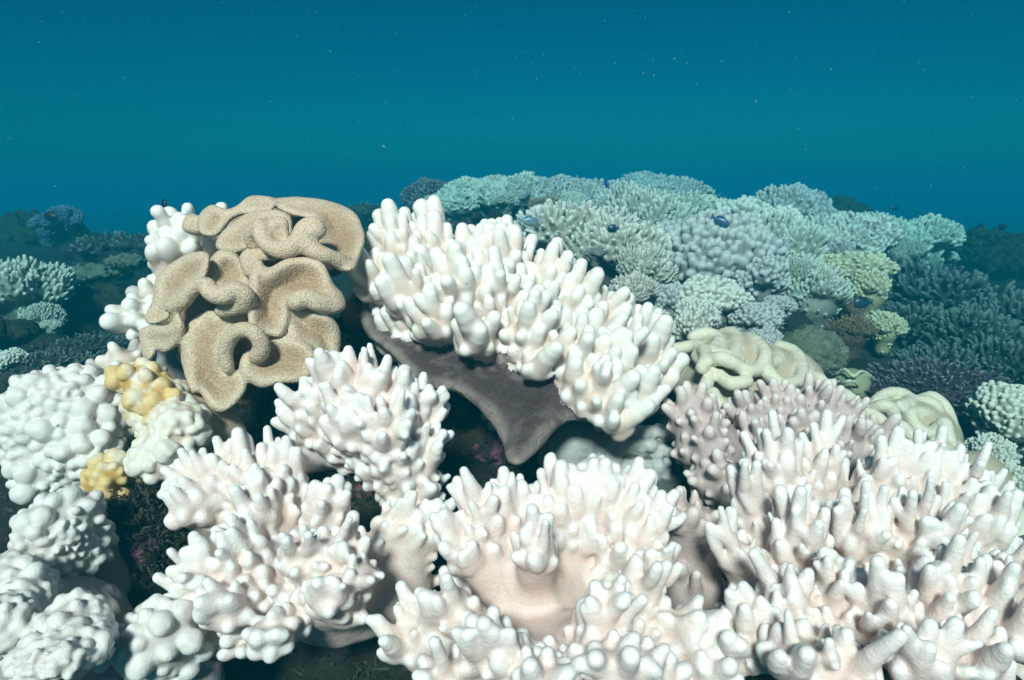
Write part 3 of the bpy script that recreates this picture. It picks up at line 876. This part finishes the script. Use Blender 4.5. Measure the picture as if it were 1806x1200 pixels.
# ------------------------------------------------------------------ background colonies
def proto(kind, seed, r=.2):
    """a colony of about 0.24 m radius at the origin: verts ready to be shared by many objects"""
    rng = np.random.default_rng(seed)
    prims = [Ell((0, 0, -.05), (r * .62, r * .62, r * .5), None, .05, 0), Seg((0, 0, -.22), (0, 0, -.05), .07, .09, .05, 0)]
    flat = {'table': .16, 'thicket': .4}.get(kind, .75)
    n = {'table': 16, 'fold': 12}.get(kind, 11)
    for i in range(n):
        a = i * 2.4 + rng.uniform(-.4, .4); e = math.acos(1 - (i + .3) / n * 1.0)
        c = np.array([math.sin(e) * math.cos(a), math.sin(e) * math.sin(a), math.cos(e) * flat]) * r * .66
        prims.append(Ell(c + rng.normal(size=3) * .012, r * rng.uniform(.26, .38) * (1 if kind != 'table' else .5), None, .03, 1, .1))
    arg = dict(finger=(.0205, .034, .0100, .62), fine=(.0165, .020, .0080, .75), long=(.026, .070, .0085, .8), chub=(.024, .020, .0140, .85),
               thicket=(.022, .042, .0052, .7), table=(.02, .03, .006, .7), fold=(.03, .02, .012, .9))[kind]
    if kind in ('knob', 'fold'): pass
    fs = grow_fingers(prims, .008, arg[0], arg[1], arg[2], seed, np.array([0, 0, -.1]), w=(.5, .8, .5), sparse_ids=(0,), under=-.45, k=.004, taper=arg[3], fork=.5 if kind in ('thicket', 'table') else .1, lvar=.4, jit=.3, nub=.45)
    V, Q, N, T, pid = melt(prims + fs, .0042, (.002, 60), seed)
    return V, Q, N, T, pid


PR = {}
PL = []
def colony(kind, var, matk):
    key = (kind, var)
    if key not in PR: PR[key] = proto(kind, 100 + var * 7 + len(kind))
    mk = key + (matk,)
    if mk not in PR:
        V, Q, N, T, pid = PR[key]
        ms = []
        for i, nm in ((0, 'stalk'), (1, 'crown')):
            q = Q[pid[Q[:, 0]] == i]
            used, inv = np.unique(q.ravel(), return_inverse=True)
            ms.append(raw_mesh(nm, V[used], inv.reshape(q.shape), M[matk], N[used], {'tip': T[used]}))
        PR[mk] = ms
    return PR[mk]


def place(name, px, py, d, w, kind, matk, label, hgt=1.0, tilt=(0, 0), var=None, group=None, cat='coral', _c=[0]):
    _c[0] += 1
    PL.append((px, py, d, kind, matk, w))
    rng = random.Random(_c[0])
    var = _c[0] % 3 if var is None else var
    s = (w / 2 * d / FPX) / .205
    c = P(px, py, d)
    o = empty(name, c, label, cat, group)
    o.rotation_euler = (R(tilt[0]), R(tilt[1]), rng.uniform(0, 6.28) if tilt == (0, 0) else rng.uniform(-.4, .4))
    s *= 1.13
    o.scale = (s * rng.uniform(.95, 1.3), s * rng.uniform(.9, 1.15), s * hgt * rng.uniform(.9, 1.1))
    for nm, me in zip(('stalk', 'crown'), colony(kind, var, matk)):
        link_obj(nm, me, o)
    return o


G = 'bleached corals along the ridge behind'
place('reef_coral', 872, 338, 4.5, 62, 'fine', 'bg_white', 'tiny pale yellowish coral dome sticking up highest on the ridge skyline')
place('reef_coral', 828, 362, 4.2, 100, 'fine', 'bg_green', 'pale green coral dome under the little skyline dome')
place('reef_coral', 757, 362, 4.8, 92, 'fine', 'purple', 'dark brownish coral at the left end of the ridge skyline')
place('reef_coral', 785, 378, 4.2, 90, 'fine', 'bg_green', 'dull green coral in front of the dark brownish ridge end coral')
place('reef_coral', 905, 366, 4.1, 105, 'fine', 'bg_green', 'pale green coral dome between the little skyline dome and the grey domes')
place('reef_coral', 983, 362, 4.0, 110, 'fine', 'bg_grey', 'greyish finger coral dome, first of the grey domes on the skyline')
place('reef_coral', 1050, 368, 3.9, 115, 'fine', 'bg_grey', 'greyish finger coral dome in the middle of the skyline, under the steep blue fish')
place('reef_coral', 1110, 382, 3.6, 115, 'finger', 'bg_white', 'whitish coral dome sloping down below the right half of the skyline')
place('reef_coral', 1133, 350, 4.8, 86, 'fine', 'bg_grey', 'round grey coral dome right of the steep blue fish')
place('reef_coral', 1195, 362, 4.4, 110, 'fine', 'bg_grey', 'grey coral dome at the right end of the flat skyline')
place('reef_coral', 1010, 430, 2.6, 175, 'finger', 'bg_white', 'big creamy finger coral right behind the thick fingered coral', hgt=.85)
place('reef_coral', 1085, 455, 2.4, 150, 'finger', 'bg_white', 'creamy finger coral with dagger like fingers below the small dark fish')
place('reef_coral', 1135, 405, 3.0, 130, 'finger', 'bg_green', 'pale finger coral beside the small dark fish')
place('reef_coral', 1135, 480, 2.2, 90, 'finger', 'bg_white', 'narrow whitish finger coral left of the grey knobbly colonies')
place('reef_coral', 1118, 520, 1.9, 82, 'finger', 'bg_white', 'small white finger coral directly behind the right part of the thick fingered coral')
place('reef_coral', 1150, 570, 1.8, 60, 'finger', 'bg_white', 'lowest small white finger coral behind the thick fingered coral')
place('reef_coral', 1185, 398, 3.4, 125, 'finger', 'bg_green', 'light green finger coral above the grey knobbly colonies')
place('reef_coral', 1250, 400, 3.5, 115, 'fine', 'bg_white', 'white fine fingered coral behind the right hand blue fish')
place('knobbly_reef_coral', 1195, 455, 2.6, 130, 'chub', 'bg_grey', 'grey knobbly coral at the left of the knobbly group')
place('knobbly_reef_coral', 1262, 470, 2.4, 165, 'chub', 'bg_grey', 'largest grey knobbly coral in the middle of the ridge')
place('knobbly_reef_coral', 1340, 500, 2.3, 110, 'chub', 'bg_grey', 'grey knobbly coral at the right end of the knobbly group')
place('knobbly_reef_coral', 1185, 545, 2.0, 85, 'chub', 'bg_grey', 'small pale lumpy coral at the lower left of the knobbly group')
place('knobbly_reef_coral', 1245, 540, 2.0, 105, 'chub', 'bg_white', 'whitish lumpy coral under the largest grey knobbly coral')
place('knobbly_reef_coral', 1225, 580, 1.85, 95, 'chub', 'bg_white', 'whitish folded coral just above the cream toadstool coral')
place('knobbly_reef_coral', 1318, 570, 1.95, 80, 'chub', 'bg_grey', 'grey lumpy coral above the right half of the cream toadstool coral')
place('knobbly_reef_coral', 1345, 610, 1.8, 62, 'chub', 'bg_grey', 'small grey coral touching the pale boulder')
place('knobbly_reef_coral', 1370, 548, 2.1, 55, 'chub', 'bg_grey', 'single grey ball coral standing in front of the dark hollow')
place('reef_coral', 1305, 405, 3.3, 120, 'chub', 'bg_white', 'bright white rounded coral right of the blue fish')
place('reef_coral', 1350, 425, 3.0, 120, 'chub', 'bg_white', 'bright cream coral with rolled edges in the middle of the ridge')
place('reef_coral', 1370, 455, 2.8, 150, 'finger', 'bg_green', 'pale yellowish green finger coral below the bright cream coral')
place('reef_coral', 1385, 402, 3.9, 150, 'fine', 'bg_grey', 'pale grey coral dome rising at the ridge shoulder')
place('reef_coral', 1440, 420, 3.8, 110, 'fine', 'bg_grey', 'pale grey coral falling away from the ridge shoulder')
place('reef_coral', 1400, 500, 2.4, 110, 'finger', 'bg_green', 'green white finger coral above the dark hollow')
place('reef_coral', 1435, 525, 2.3, 100, 'finger', 'bg_green', 'green white finger coral with fingers hanging over the dark hollow')
place('reef_coral', 1445, 450, 2.9, 90, 'finger', 'bg_white', 'whitish finger coral left of the yellow ridged coral')
place('reef_coral', 1495, 440, 3.4, 120, 'fine', 'bg_white', 'white fine fingered coral behind the yellow ridged coral')
place('reef_coral', 1545, 432, 3.9, 110, 'fine', 'bg_green', 'pale coral left of the bright turquoise coral')
place('reef_coral', 1605, 442, 4.0, 130, 'fine', 'bg_green', 'bright turquoise white coral on the right slope')
place('reef_coral', 1655, 458, 4.1, 70, 'fine', 'bg_white', 'small flat bright coral at the right end of the ridge', hgt=.5)
place('ridged_coral', 1505, 480, 2.6, 95, 'fold', 'bg_yellow', 'yellowish ridged coral head on the right slope', hgt=.8)
place('ridged_coral', 1535, 515, 2.4, 70, 'fold', 'bg_yellow', 'yellowish ridged coral flank just above the lower right blue fish')
place('ridged_coral', 1560, 580, 2.2, 65, 'fold', 'bg_yellow', 'low yellowish ridged coral beside the brown bush coral')
place('bush_coral', 1505, 585, 2.2, 68, 'thicket', 'brown', 'brown bushy coral in the dark hollow')
place('bush_coral', 1495, 545, 2.4, 50, 'thicket', 'brown', 'smaller brown bushy coral above the other brown one')
for i, (x, y, d, w) in enumerate([(1610, 500, 3.1, 150), (1680, 530, 2.9, 160), (1610, 570, 2.5, 140), (1700, 590, 2.4, 170), (1780, 560, 2.6, 150), (1650, 640, 2.2, 130), (1760, 640, 2.15, 150)]):
    place('tufted_coral', x, y + 25, d, w, 'long', 'teal', ['dusky teal long fingered coral highest in the dark tufted field', 'dusky teal long fingered coral in the upper middle of the tufted field',
          'dusky teal long fingered coral beside the yellow ridged corals', 'dusky teal long fingered coral in the centre of the tufted field', 'dusky teal long fingered coral at the right edge of the photo',
          'dusky teal long fingered coral directly above the purple brown thicket', 'dusky teal long fingered coral at the lower right of the tufted field'][i], hgt=.7, group='dusky corals of the tufted field')
place('thicket_coral', 1560, 690, 1.85, 130, 'thicket', 'purple', 'purple brown branching thicket behind the olive cream toadstool, its left half', hgt=.5)
place('thicket_coral', 1655, 680, 1.85, 170, 'thicket', 'purple', 'purple brown branching thicket, right half below the tufted field', hgt=.5)
place('thicket_coral', 1720, 760, 1.5, 110, 'thicket', 'purple', 'dark thicket between the olive cream toadstool and the mint green coral', hgt=.5)
place('thicket_coral', 1705, 840, 1.35, 70, 'thicket', 'purple', 'small dark thicket low between toadstool and mint green coral', hgt=.5)
place('mint_coral', 1775, 740, 1.35, 115, 'chub', 'bg_green', 'mint green coral clump at the right edge, highest of the three')
place('mint_coral', 1745, 800, 1.3, 70, 'chub', 'bg_green', 'mint green coral clump in the middle of the three at the right edge')
place('mint_coral', 1770, 860, 1.2, 90, 'chub', 'bg_green', 'mint green coral clump lowest of the three at the right edge')
rf = random.Random(5)
ridge = [p for p in PL if p[2] > 2.2 and p[3] in ('fine', 'finger', 'chub') and 780 < p[0] < 1680]
for q in range(34):
    p0 = rf.choice(ridge)
    near = sorted(ridge, key=lambda p: abs(p[0] - p0[0]) + 2 * abs(p[1] - p0[1]))[1:5]
    p1 = rf.choice(near); t_ = rf.uniform(.35, .65)
    place('coral_tuft', p0[0] * t_ + p1[0] * (1 - t_), p0[1] * t_ + p1[1] * (1 - t_) + 4, (p0[2] * t_ + p1[2] * (1 - t_)) * .955 - .17, rf.uniform(38, 62), rf.choice(['finger', 'fine', 'thicket']),
          rf.choice(['bg_white', 'bg_green', 'bg_grey', 'brown']), 'small coral tuft wedged between the larger colonies of the ridge', hgt=rf.uniform(.8, 1.3), group='small tufts between the ridge corals')
# left side
place('reef_coral', 40, 520, 2.4, 130, 'finger', 'bg_green', 'pale green finger coral at the left edge')
place('reef_coral', 80, 565, 2.3, 64, 'finger', 'bg_green', 'smaller pale green finger coral below the one at the left edge')
place('reef_coral', 12, 645, 1.8, 56, 'chub', 'bg_white', 'small round white coral touching the left edge')
place('thicket_coral', 100, 660, 1.85, 170, 'thicket', 'thicket', 'dark branching thicket above the wide knobbly block', hgt=.5)
place('thicket_coral', 150, 620, 2.1, 120, 'thicket', 'thicket', 'dark branching thicket farther back on the left', hgt=.5)
place('table_coral', 195, 438, 3.6, 170, 'table', 'thicket', 'dark flat topped table coral on the left skyline', hgt=.8)
place('table_coral', 255, 432, 3.5, 120, 'table', 'thicket', 'dark table coral next to the white lobed coral', hgt=.8)
place('table_coral', 652, 372, 4.8, 80, 'table', 'thicket', 'dark table coral on the skyline between the tan and the thick fingered coral', hgt=.8)
place('blue_coral', 82, 402, 4.4, 46, 'fine', 'blue', 'bluish coral head on the left skyline, lower of two')
place('blue_coral', 116, 388, 4.5, 48, 'fine', 'blue', 'bluish coral head on the left skyline, upper of two')
place('reef_coral', 95, 578, 2.2, 30, 'fine', 'bg_green', 'tiny turquoise coral on the shaded left slope')


# ------------------------------------------------------------------ reef floor: rises to carry every colony
BASE = []
for px, py, d, kind, matk, w in PL:
    s_ = (w / 2 * d / FPX) / .205 * 1.13
    BASE.append(P(px, py, d) - UP * (.21 * s_ * (.7 if kind in ('thicket', 'long', 'table') else 1)))
CP = np.vstack([CP, BASE])
nu, nv = 420, 420
u = np.linspace(-1, 1, nu); v = np.linspace(0, 1, nv)
gx = 2.3 * u + 38 * np.sign(u) * np.abs(u) ** 7
gy = -1.5 + 8.0 * v + 33 * v ** 9
GX, GY = np.meshgrid(gx, gy, indexing='ij')
GZ = ground_z(GX, GY)
V = np.stack([GX, GY, GZ], -1).reshape(-1, 3)
I = np.arange(nu * nv).reshape(nu, nv)
Q = np.stack([I[:-1, :-1], I[1:, :-1], I[1:, 1:], I[:-1, 1:]], -1).reshape(-1, 4)
fl = link_obj('reef_floor', raw_mesh('reef_floor', V, Q, M['floor']))
set_props(fl, kind='structure')


def rock(name, px, py, d, w, matk, label, sq=(1, .8, .6), seed=0, amp=.18, overhang=False):
    r_ = w / 2 * d / FPX
    c = P(px, py, d)
    rg = np.random.default_rng(seed)
    prims = [Ell((0, 0, 0), (r_ * sq[0], r_ * sq[1], r_ * sq[2]), None, r_ * .3, 0)]
    for q in range(6):
        v_ = unit(rg.normal(size=3)) * np.array(sq) * r_ * .55
        prims.append(Ell(v_, r_ * rg.uniform(.25, .45) * min(1, sq[2] * 1.5), None, r_ * .2, 0))
    if overhang: prims.append(Seg((0, 0, 0), (0, 0, -r_), r_ * .35, r_ * .5, r_ * .2, 0))
    V, Q, N, T, pid = melt(prims, max(r_ / 45, .003), (r_ * amp * .4, 9 / r_), seed)
    V = V + N * wobble(V[:, 0], V[:, 1], V[:, 2], r_ * .05, 30 / r_, seed + 1)[:, None]
    o = link_obj(name, raw_mesh(name, V, Q, M[matk], N), None, c)
    return set_props(o, label, 'rock')


rock('boulder', 1428, 628, 2.0, 128, 'pale_rock', 'pale rounded boulder in front of the dark hollow on the right', (1, .8, .75), 1)
rock('boulder', 1365, 640, 2.1, 70, 'pale_rock', 'smaller pale boulder half hidden behind the cream toadstool', (1, .8, .6), 2)
rock('reef_rock', 245, 960, .88, 150, 'rock', 'dark algae covered rock between the knobbly corals and the lower left coral', (.8, .8, 1.0), 3)
rock('reef_rock', 640, 850, .95, 150, 'rock', 'mottled brown rock between the middle left coral and the bottom corals', (1, .7, .5), 4)
rock('reef_rock', 1240, 1085, .80, 100, 'rock', 'purple crusted rock under the pinkish pillar coral', (1, .7, .5), 5)
rock('reef_rock', 640, 580, 1.28, 110, 'rock', 'dark rock between the tan toadstool and the thick fingered coral', (.7, .7, 1.2), 6)
rock('reef_rock', 870, 790, 1.16, 130, 'rock', 'dark encrusted rock in the hollow under the grey skirt of the thick fingered coral', (1, .6, .6), 21, .3)
rock('reef_rock', 430, 745, 1.18, 150, 'rock', 'dark encrusted rock in the hollow under the tan toadstool', (1, .6, .5), 22, .3)
rock('reef_rock', 800, 720, 1.25, 160, 'rock', 'dark rock behind the grey skirt of the thick fingered coral', (1, .6, .5), 23, .3)
rock('reef_rock', 560, 1170, .90, 170, 'rock', 'dark rock in the gap between the two front corals at the bottom', (1, .6, .5), 24, .3)
rock('reef_rock', 225, 780, 1.05, 70, 'rock', 'dark rock strip between the wide knobbly block and the yellow blotched coral', (.7, .7, 1.4), 7)
rock('mossy_rock', 170, 555, 2.7, 190, 'mossy', 'broad mossy rock mound on the shaded left slope', (1, .8, .5), 8)
rock('ledge_rock', 165, 482, 3.0, 100, 'pale_rock', 'small pale ledge jutting from the left slope', (1, .8, .22), 9, .3)
rock('ledge_rock', 222, 462, 3.0, 66, 'pale_rock', 'short pale ledge beside the white lobed coral', (1, .8, .35), 10, .3)
rock('ledge_rock', 10, 585, 2.2, 110, 'mossy', 'flat mossy ledge below the pale green coral at the left edge', (1, .8, .35), 11)
rock('mossy_rock', 55, 425, 4.6, 170, 'mossy', 'rocky mound carrying the bluish corals on the left skyline', (1, .8, .4), 12, .4)
rock('mossy_rock', 1475, 385, 5.6, 120, 'mossy', 'dark rocky mound beyond the ridge shoulder', (1, .8, .45), 13, .5)
rock('mossy_rock', 1735, 440, 4.6, 110, 'mossy', 'knobbly rock pile on the right skyline', (1, .8, .6), 14, .5)
rock('mossy_rock', 1800, 460, 4.2, 130, 'mossy', 'dark rock shoulder at the right edge of the skyline', (1, .8, .5), 15, .5)
rock('mossy_rock', 1440, 575, 2.6, 200, 'rock', 'dark rock wall at the back of the hollow', (1, .6, .35), 16, .4)
rock('mossy_rock', 900, 420, 3.8, 240, 'rock', 'dark rock ledge under the skyline corals', (1, .6, .2), 17, .4)
rock('mossy_rock', 25, 690, 1.7, 80, 'mossy', 'dark rock behind the wide knobbly block at the left edge', (1, .8, .5), 18, .4)
rock('brown_rock', -5, 578, 1.9, 30, 'mossy', 'brownish knob at the left edge of the photo', (1, .8, 1.6), 19, .3)


# ------------------------------------------------------------------ turf on the rocks
def blades(name, spots, n, ln, matk, seed, label):
    rg = np.random.default_rng(seed)
    VV, FF = [], []
    for (c, rad) in spots:
        for i in range(n):
            v_ = unit(rg.normal(size=3)); 
            if v_[2] < -.3: v_[2] *= -1
            p = np.array(c) + v_ * rad * rg.uniform(.9, 1.08)
            d = unit(v_ + .8 * rg.normal(size=3)); L_ = ln * rg.uniform(.4, 1.3)
            sdv = unit(np.cross(d, rg.normal(size=3))) * ln * .12
            q = p + d * L_ * .5 + rg.normal(size=3) * ln * .12
            k0 = len(VV)
            VV += [p - sdv, p + sdv, q + sdv * .9, q - sdv * .9, p + d * L_ + rg.normal(size=3) * ln * .2]
            FF += [(k0, k0 + 1, k0 + 2, k0 + 3), (k0 + 3, k0 + 2, k0 + 4, k0 + 4)]
    me = bpy.data.meshes.new(name)
    me.from_pydata([tuple(v_) for v_ in VV], [], [f if f[2] != f[3] else f[:3] for f in FF])
    me.materials.append(M[matk])
    o = link_obj(name, me)
    return set_props(o, label, 'algae', kind='stuff')


def simple(name, col, rough=.8):
    m, nt, bs, N, L = nodes(name)
    n = noise(nt, 60, 3, .6, N.new('ShaderNodeTexCoord').outputs['Object'])
    r_ = ramp(nt, n.outputs[0], [(.3, tuple(c * .5 for c in col)), (.7, col)])
    L.new(r_.outputs[0], bs.inputs['Base Color']); bs.inputs['Roughness'].default_value = rough
    return m


M['turf'] = simple('dark_turf', (.05, .05, .03))
blades('turf_algae', [(P(245, 960, .88) + np.array(o_), .045) for o_ in ((0, 0, 0), (-.02, -.01, .03), (.02, 0, -.03), (0, -.01, -.06), (.02, 0, .03))] +
       [(P(640, 850, .95), .05), (P(1240, 1085, .8), .03), (P(225, 780, 1.05), .04)], 700, .012, 'turf', 7, 'short dark turf algae on the rocks between the corals')

rg = np.random.default_rng(9)
sx_, sy_ = rg.uniform(-1.0, 1.3, 9000), rg.uniform(.55, 1.9, 9000)
sz_ = np.concatenate([ground_z(sx_[i:i + 1000], sy_[i:i + 1000]) for i in range(0, 9000, 1000)])
blades('turf_mat', [(np.array([x, y, z - .012]), .012) for x, y, z in zip(sx_, sy_, sz_)], 4, .016, 'turf', 8, 'dark turf algae covering the reef floor in the gaps')


# ------------------------------------------------------------------ fish
def fish(px, py, d, L, yaw, pitch, body, belly, label, deep=.5):
    root = empty('fish', P(px, py, d), label, 'fish', 'damselfish swimming over the reef')
    m, nt, bs, N, Lk = nodes('fish_skin')
    tc = N.new('ShaderNodeTexCoord'); sx = N.new('ShaderNodeSeparateXYZ'); Lk.new(tc.outputs['Object'], sx.inputs[0])
    mr = N.new('ShaderNodeMapRange'); mr.inputs['From Min'].default_value = -L * .2; mr.inputs['From Max'].default_value = L * .1
    Lk.new(sx.outputs['Z'], mr.inputs['Value'])
    c = ramp(nt, mr.outputs[0], [(0, belly), (1, body)])
    sc = N.new('ShaderNodeTexVoronoi'); sc.inputs['Scale'].default_value = 26 / L; Lk.new(tc.outputs['Object'], sc.inputs['Vector'])
    rr_ = ramp(nt, sc.outputs['Distance'], [(0, (1, 1, 1)), (.8, (.7, .7, .7))])
    cm = mixc(nt, 1.0, c.outputs[0], rr_.outputs[0], 'MULTIPLY')
    Lk.new(cm.outputs[0], bs.inputs['Base Color']); bs.inputs['Roughness'].default_value = .35
    nr, ns = 18, 20
    V, F = [], []
    for i in range(nr):
        t = i / (nr - 1)
        x = L * (.42 - .84 * t)
        hh = L * deep * .5 * (math.sin(math.pi * min(1, t * .93 + .02) ** .72)) ** .75 + L * .018
        ww = hh * .42
        if i in (0,): hh = ww = L * .012
        for j in range(ns):
            a = 2 * math.pi * j / ns
            V.append((x, ww * math.cos(a), hh * math.sin(a) * (1 if math.sin(a) > 0 else .92)))
    for i in range(nr - 1):
        for j in range(ns):
            F.append((i * ns + j, i * ns + (j + 1) % ns, (i + 1) * ns + (j + 1) % ns, (i + 1) * ns + j))
    V += [(L * .43, 0, 0), (-L * .425, 0, 0)]
    k0 = len(V) - 2
    me = bpy.data.meshes.new('body')
    me.from_pydata(V, [], F + [(k0, (j + 1) % ns, j) for j in range(ns)] + [(k0 + 1, (nr - 1) * ns + j, (nr - 1) * ns + (j + 1) % ns) for j in range(ns)])
    for p in me.polygons: p.use_smooth = True
    me.materials.append(m)
    link_obj('body', me, root)

    def fin(name, pts, th=.006, y=0, rot=0):
        n = len(pts); vs = []
        for s_ in (-1, 1):
            for (x, z) in pts: vs.append((x * L, y * L + s_ * th * L * .5 + rot * abs(x - pts[0][0]) * L, z * L))
        fs_ = [tuple(range(n))[::-1], tuple(range(n, 2 * n))] + [(i, (i + 1) % n, n + (i + 1) % n, n + i) for i in range(n)]
        mf = bpy.data.meshes.new(name); mf.from_pydata(vs, [], fs_); mf.materials.append(m)
        link_obj(name, mf, root)
    hd = deep * .5
    fin('tail_fin', [(-.38, .03), (-.48, .10), (-.62, .19), (-.55, .06), (-.53, 0), (-.55, -.06), (-.62, -.18), (-.48, -.09), (-.38, -.03)])
    fin('dorsal_fin', [(.15, hd * .86), (.05, hd + .07), (-.1, hd + .07), (-.22, hd + .05), (-.36, hd * .7), (-.3, hd * .35), (-.1, hd * .8)])
    fin('anal_fin', [(-.02, -hd * .85), (-.12, -hd - .05), (-.24, -hd - .04), (-.34, -hd * .6), (-.28, -hd * .35)])
    fin('pelvic_fin', [(.14, -hd * .8), (.06, -hd - .10), (.02, -hd - .02), (.05, -hd * .8)])
    for s_ in (-1, 1):
        fin('pectoral_fin', [(.14, -.02), (.02, -.10), (-.04, -.05), (.0, .02)], .004, s_ * hd * .36, s_ * .3)
        em = bpy.data.meshes.new('eye')
        vs, fs_ = [], []
        for i in range(7):
            for j in range(10):
                a = math.pi * i / 6; b = 2 * math.pi * j / 10
                vs.append((L * (.30 + .028 * math.sin(a) * math.cos(b)), s_ * L * (hd * .26) + L * .018 * math.cos(a), L * (.05 + .028 * math.sin(a) * math.sin(b))))
        for i in range(6):
            for j in range(10): fs_.append((i * 10 + j, i * 10 + (j + 1) % 10, (i + 1) * 10 + (j + 1) % 10, (i + 1) * 10 + j))
        em.from_pydata(vs, [], fs_); em.materials.append(M['eye']); link_obj('eye', em, root)
    root.rotation_euler = (0, R(-pitch), R(yaw))


M['eye'] = simple('fish_eye', (.01, .01, .012), .15)
DK = (.012, .014, .018)
fish(290, 361, 1.7, .036, 130, 50, DK, DK, 'small dark fish hovering above the white lobed coral, left of the tan toadstool', .62)
fish(88, 382, 3.2, .075, 170, 5, DK, DK, 'dark fish over the rocky mound on the left skyline', .5)
fish(1070, 325, 2.6, .040, 120, 52, (.02, .10, .35), (.03, .08, .2), 'steep blue fish just above the ridge skyline', .55)
fish(935, 391, 2.2, .066, 5, -4, (.10, .22, .32), (.40, .46, .44), 'silvery blue fish gliding in front of the dark ledge', .42)
fish(1080, 404, 2.0, .036, 175, -4, (.01, .04, .07), (.01, .04, .06), 'small dark teal fish over the creamy finger coral', .6)
fish(1272, 392, 1.9, .058, -20, -28, (.012, .08, .19), (.07, .16, .22), 'blue fish nosing down over the white corals', .4)
fish(1520, 535, 1.9, .055, 180, -4, (.01, .04, .08), (.03, .08, .11), 'dull blue fish over the dark hollow on the right', .5)
fish(1578, 368, 4.4, .045, 175, 0, DK, DK, 'tiny far off dark fish over the right slope', .5)

# ------------------------------------------------------------------ drifting specks
rg = np.random.default_rng(77)
VV, FF = [], []
for i in range(6000):
    d = .75 + 3.4 * rg.random() ** .7
    c = P(rg.uniform(-150, 1950), rg.uniform(-80, 900), d)
    r_ = .00035 + .0011 * rg.random() ** 3.5
    ax = unit(rg.normal(size=3)); st = 1 + 1.6 * rg.random() ** 3
    k0 = len(VV)
    for s_ in (-1, 1):
        for a in range(3):
            e = np.zeros(3); e[a] = s_ * r_
            VV.append(c + e + ax * (e @ ax) * (st - 1))
    for a in (0, 3):
        for b in (1, 4):
            for g in (2, 5):
                FF.append((k0 + a, k0 + b, k0 + g))
me = raw_mesh('drifting_specks', np.array(VV), np.array(FF), None)
M['speck'] = simple('speck', (.40, .72, .80)); me.materials.append(M['speck'])
set_props(link_obj('drifting_specks', me), 'pale specks of plankton drifting in the water', 'plankton', kind='stuff')

# ------------------------------------------------------------------ the water as a volume
def haze():
    x0, x1, y0, y1, z0, z1_ = -45, 45, -4, 46, float(GZ.min()) - 1.0, CAMZ + .42
    vs = [(x, y, z) for x in (x0, x1) for y in (y0, y1) for z in (z0, z1_)]
    fs_ = [(0, 1, 3, 2), (4, 6, 7, 5), (0, 4, 5, 1), (2, 3, 7, 6), (0, 2, 6, 4), (1, 5, 7, 3)]
    me = bpy.data.meshes.new('haze'); me.from_pydata(vs, [], fs_)
    m = bpy.data.materials.new('water_volume'); m.use_nodes = True
    nt = m.node_tree; nt.nodes.clear()
    out = nt.nodes.new('ShaderNodeOutputMaterial'); pv = nt.nodes.new('ShaderNodeVolumePrincipled')
    pv.inputs['Density'].default_value = .37
    pv.inputs['Color'].default_value = (.002, .097, .134, 1)
    pv.inputs['Absorption Color'].default_value = (.02, .58, .75, 1)
    nt.links.new(pv.outputs[0], out.inputs['Volume'])
    me.materials.append(m)
    set_props(link_obj('haze', me), 'blue green sea water', 'water', kind='stuff')


haze()

# ------------------------------------------------------------------ leave out the small tufts that stand wholly behind other corals
bpy.context.view_layer.update()
dg = bpy.context.evaluated_depsgraph_get()
cl = Vector(CAM)
for o in [o for o in scene.objects if o.name.startswith('coral_tuft')]:
    hits = 0
    for ch in o.children:
        mw = ch.matrix_world; vs = ch.data.vertices
        for k_ in range(0, len(vs), max(1, len(vs) // 60)):
            dv = (mw @ vs[k_].co) - cl
            ok_, lo_, no_, ix_, ob_, mt_ = scene.ray_cast(dg, cl, dv.normalized(), distance=dv.length + .01)
            if ok_ and ob_.parent == o: hits += 1
    if hits < 10:
        for ch in list(o.children): bpy.data.objects.remove(ch)
        bpy.data.objects.remove(o)
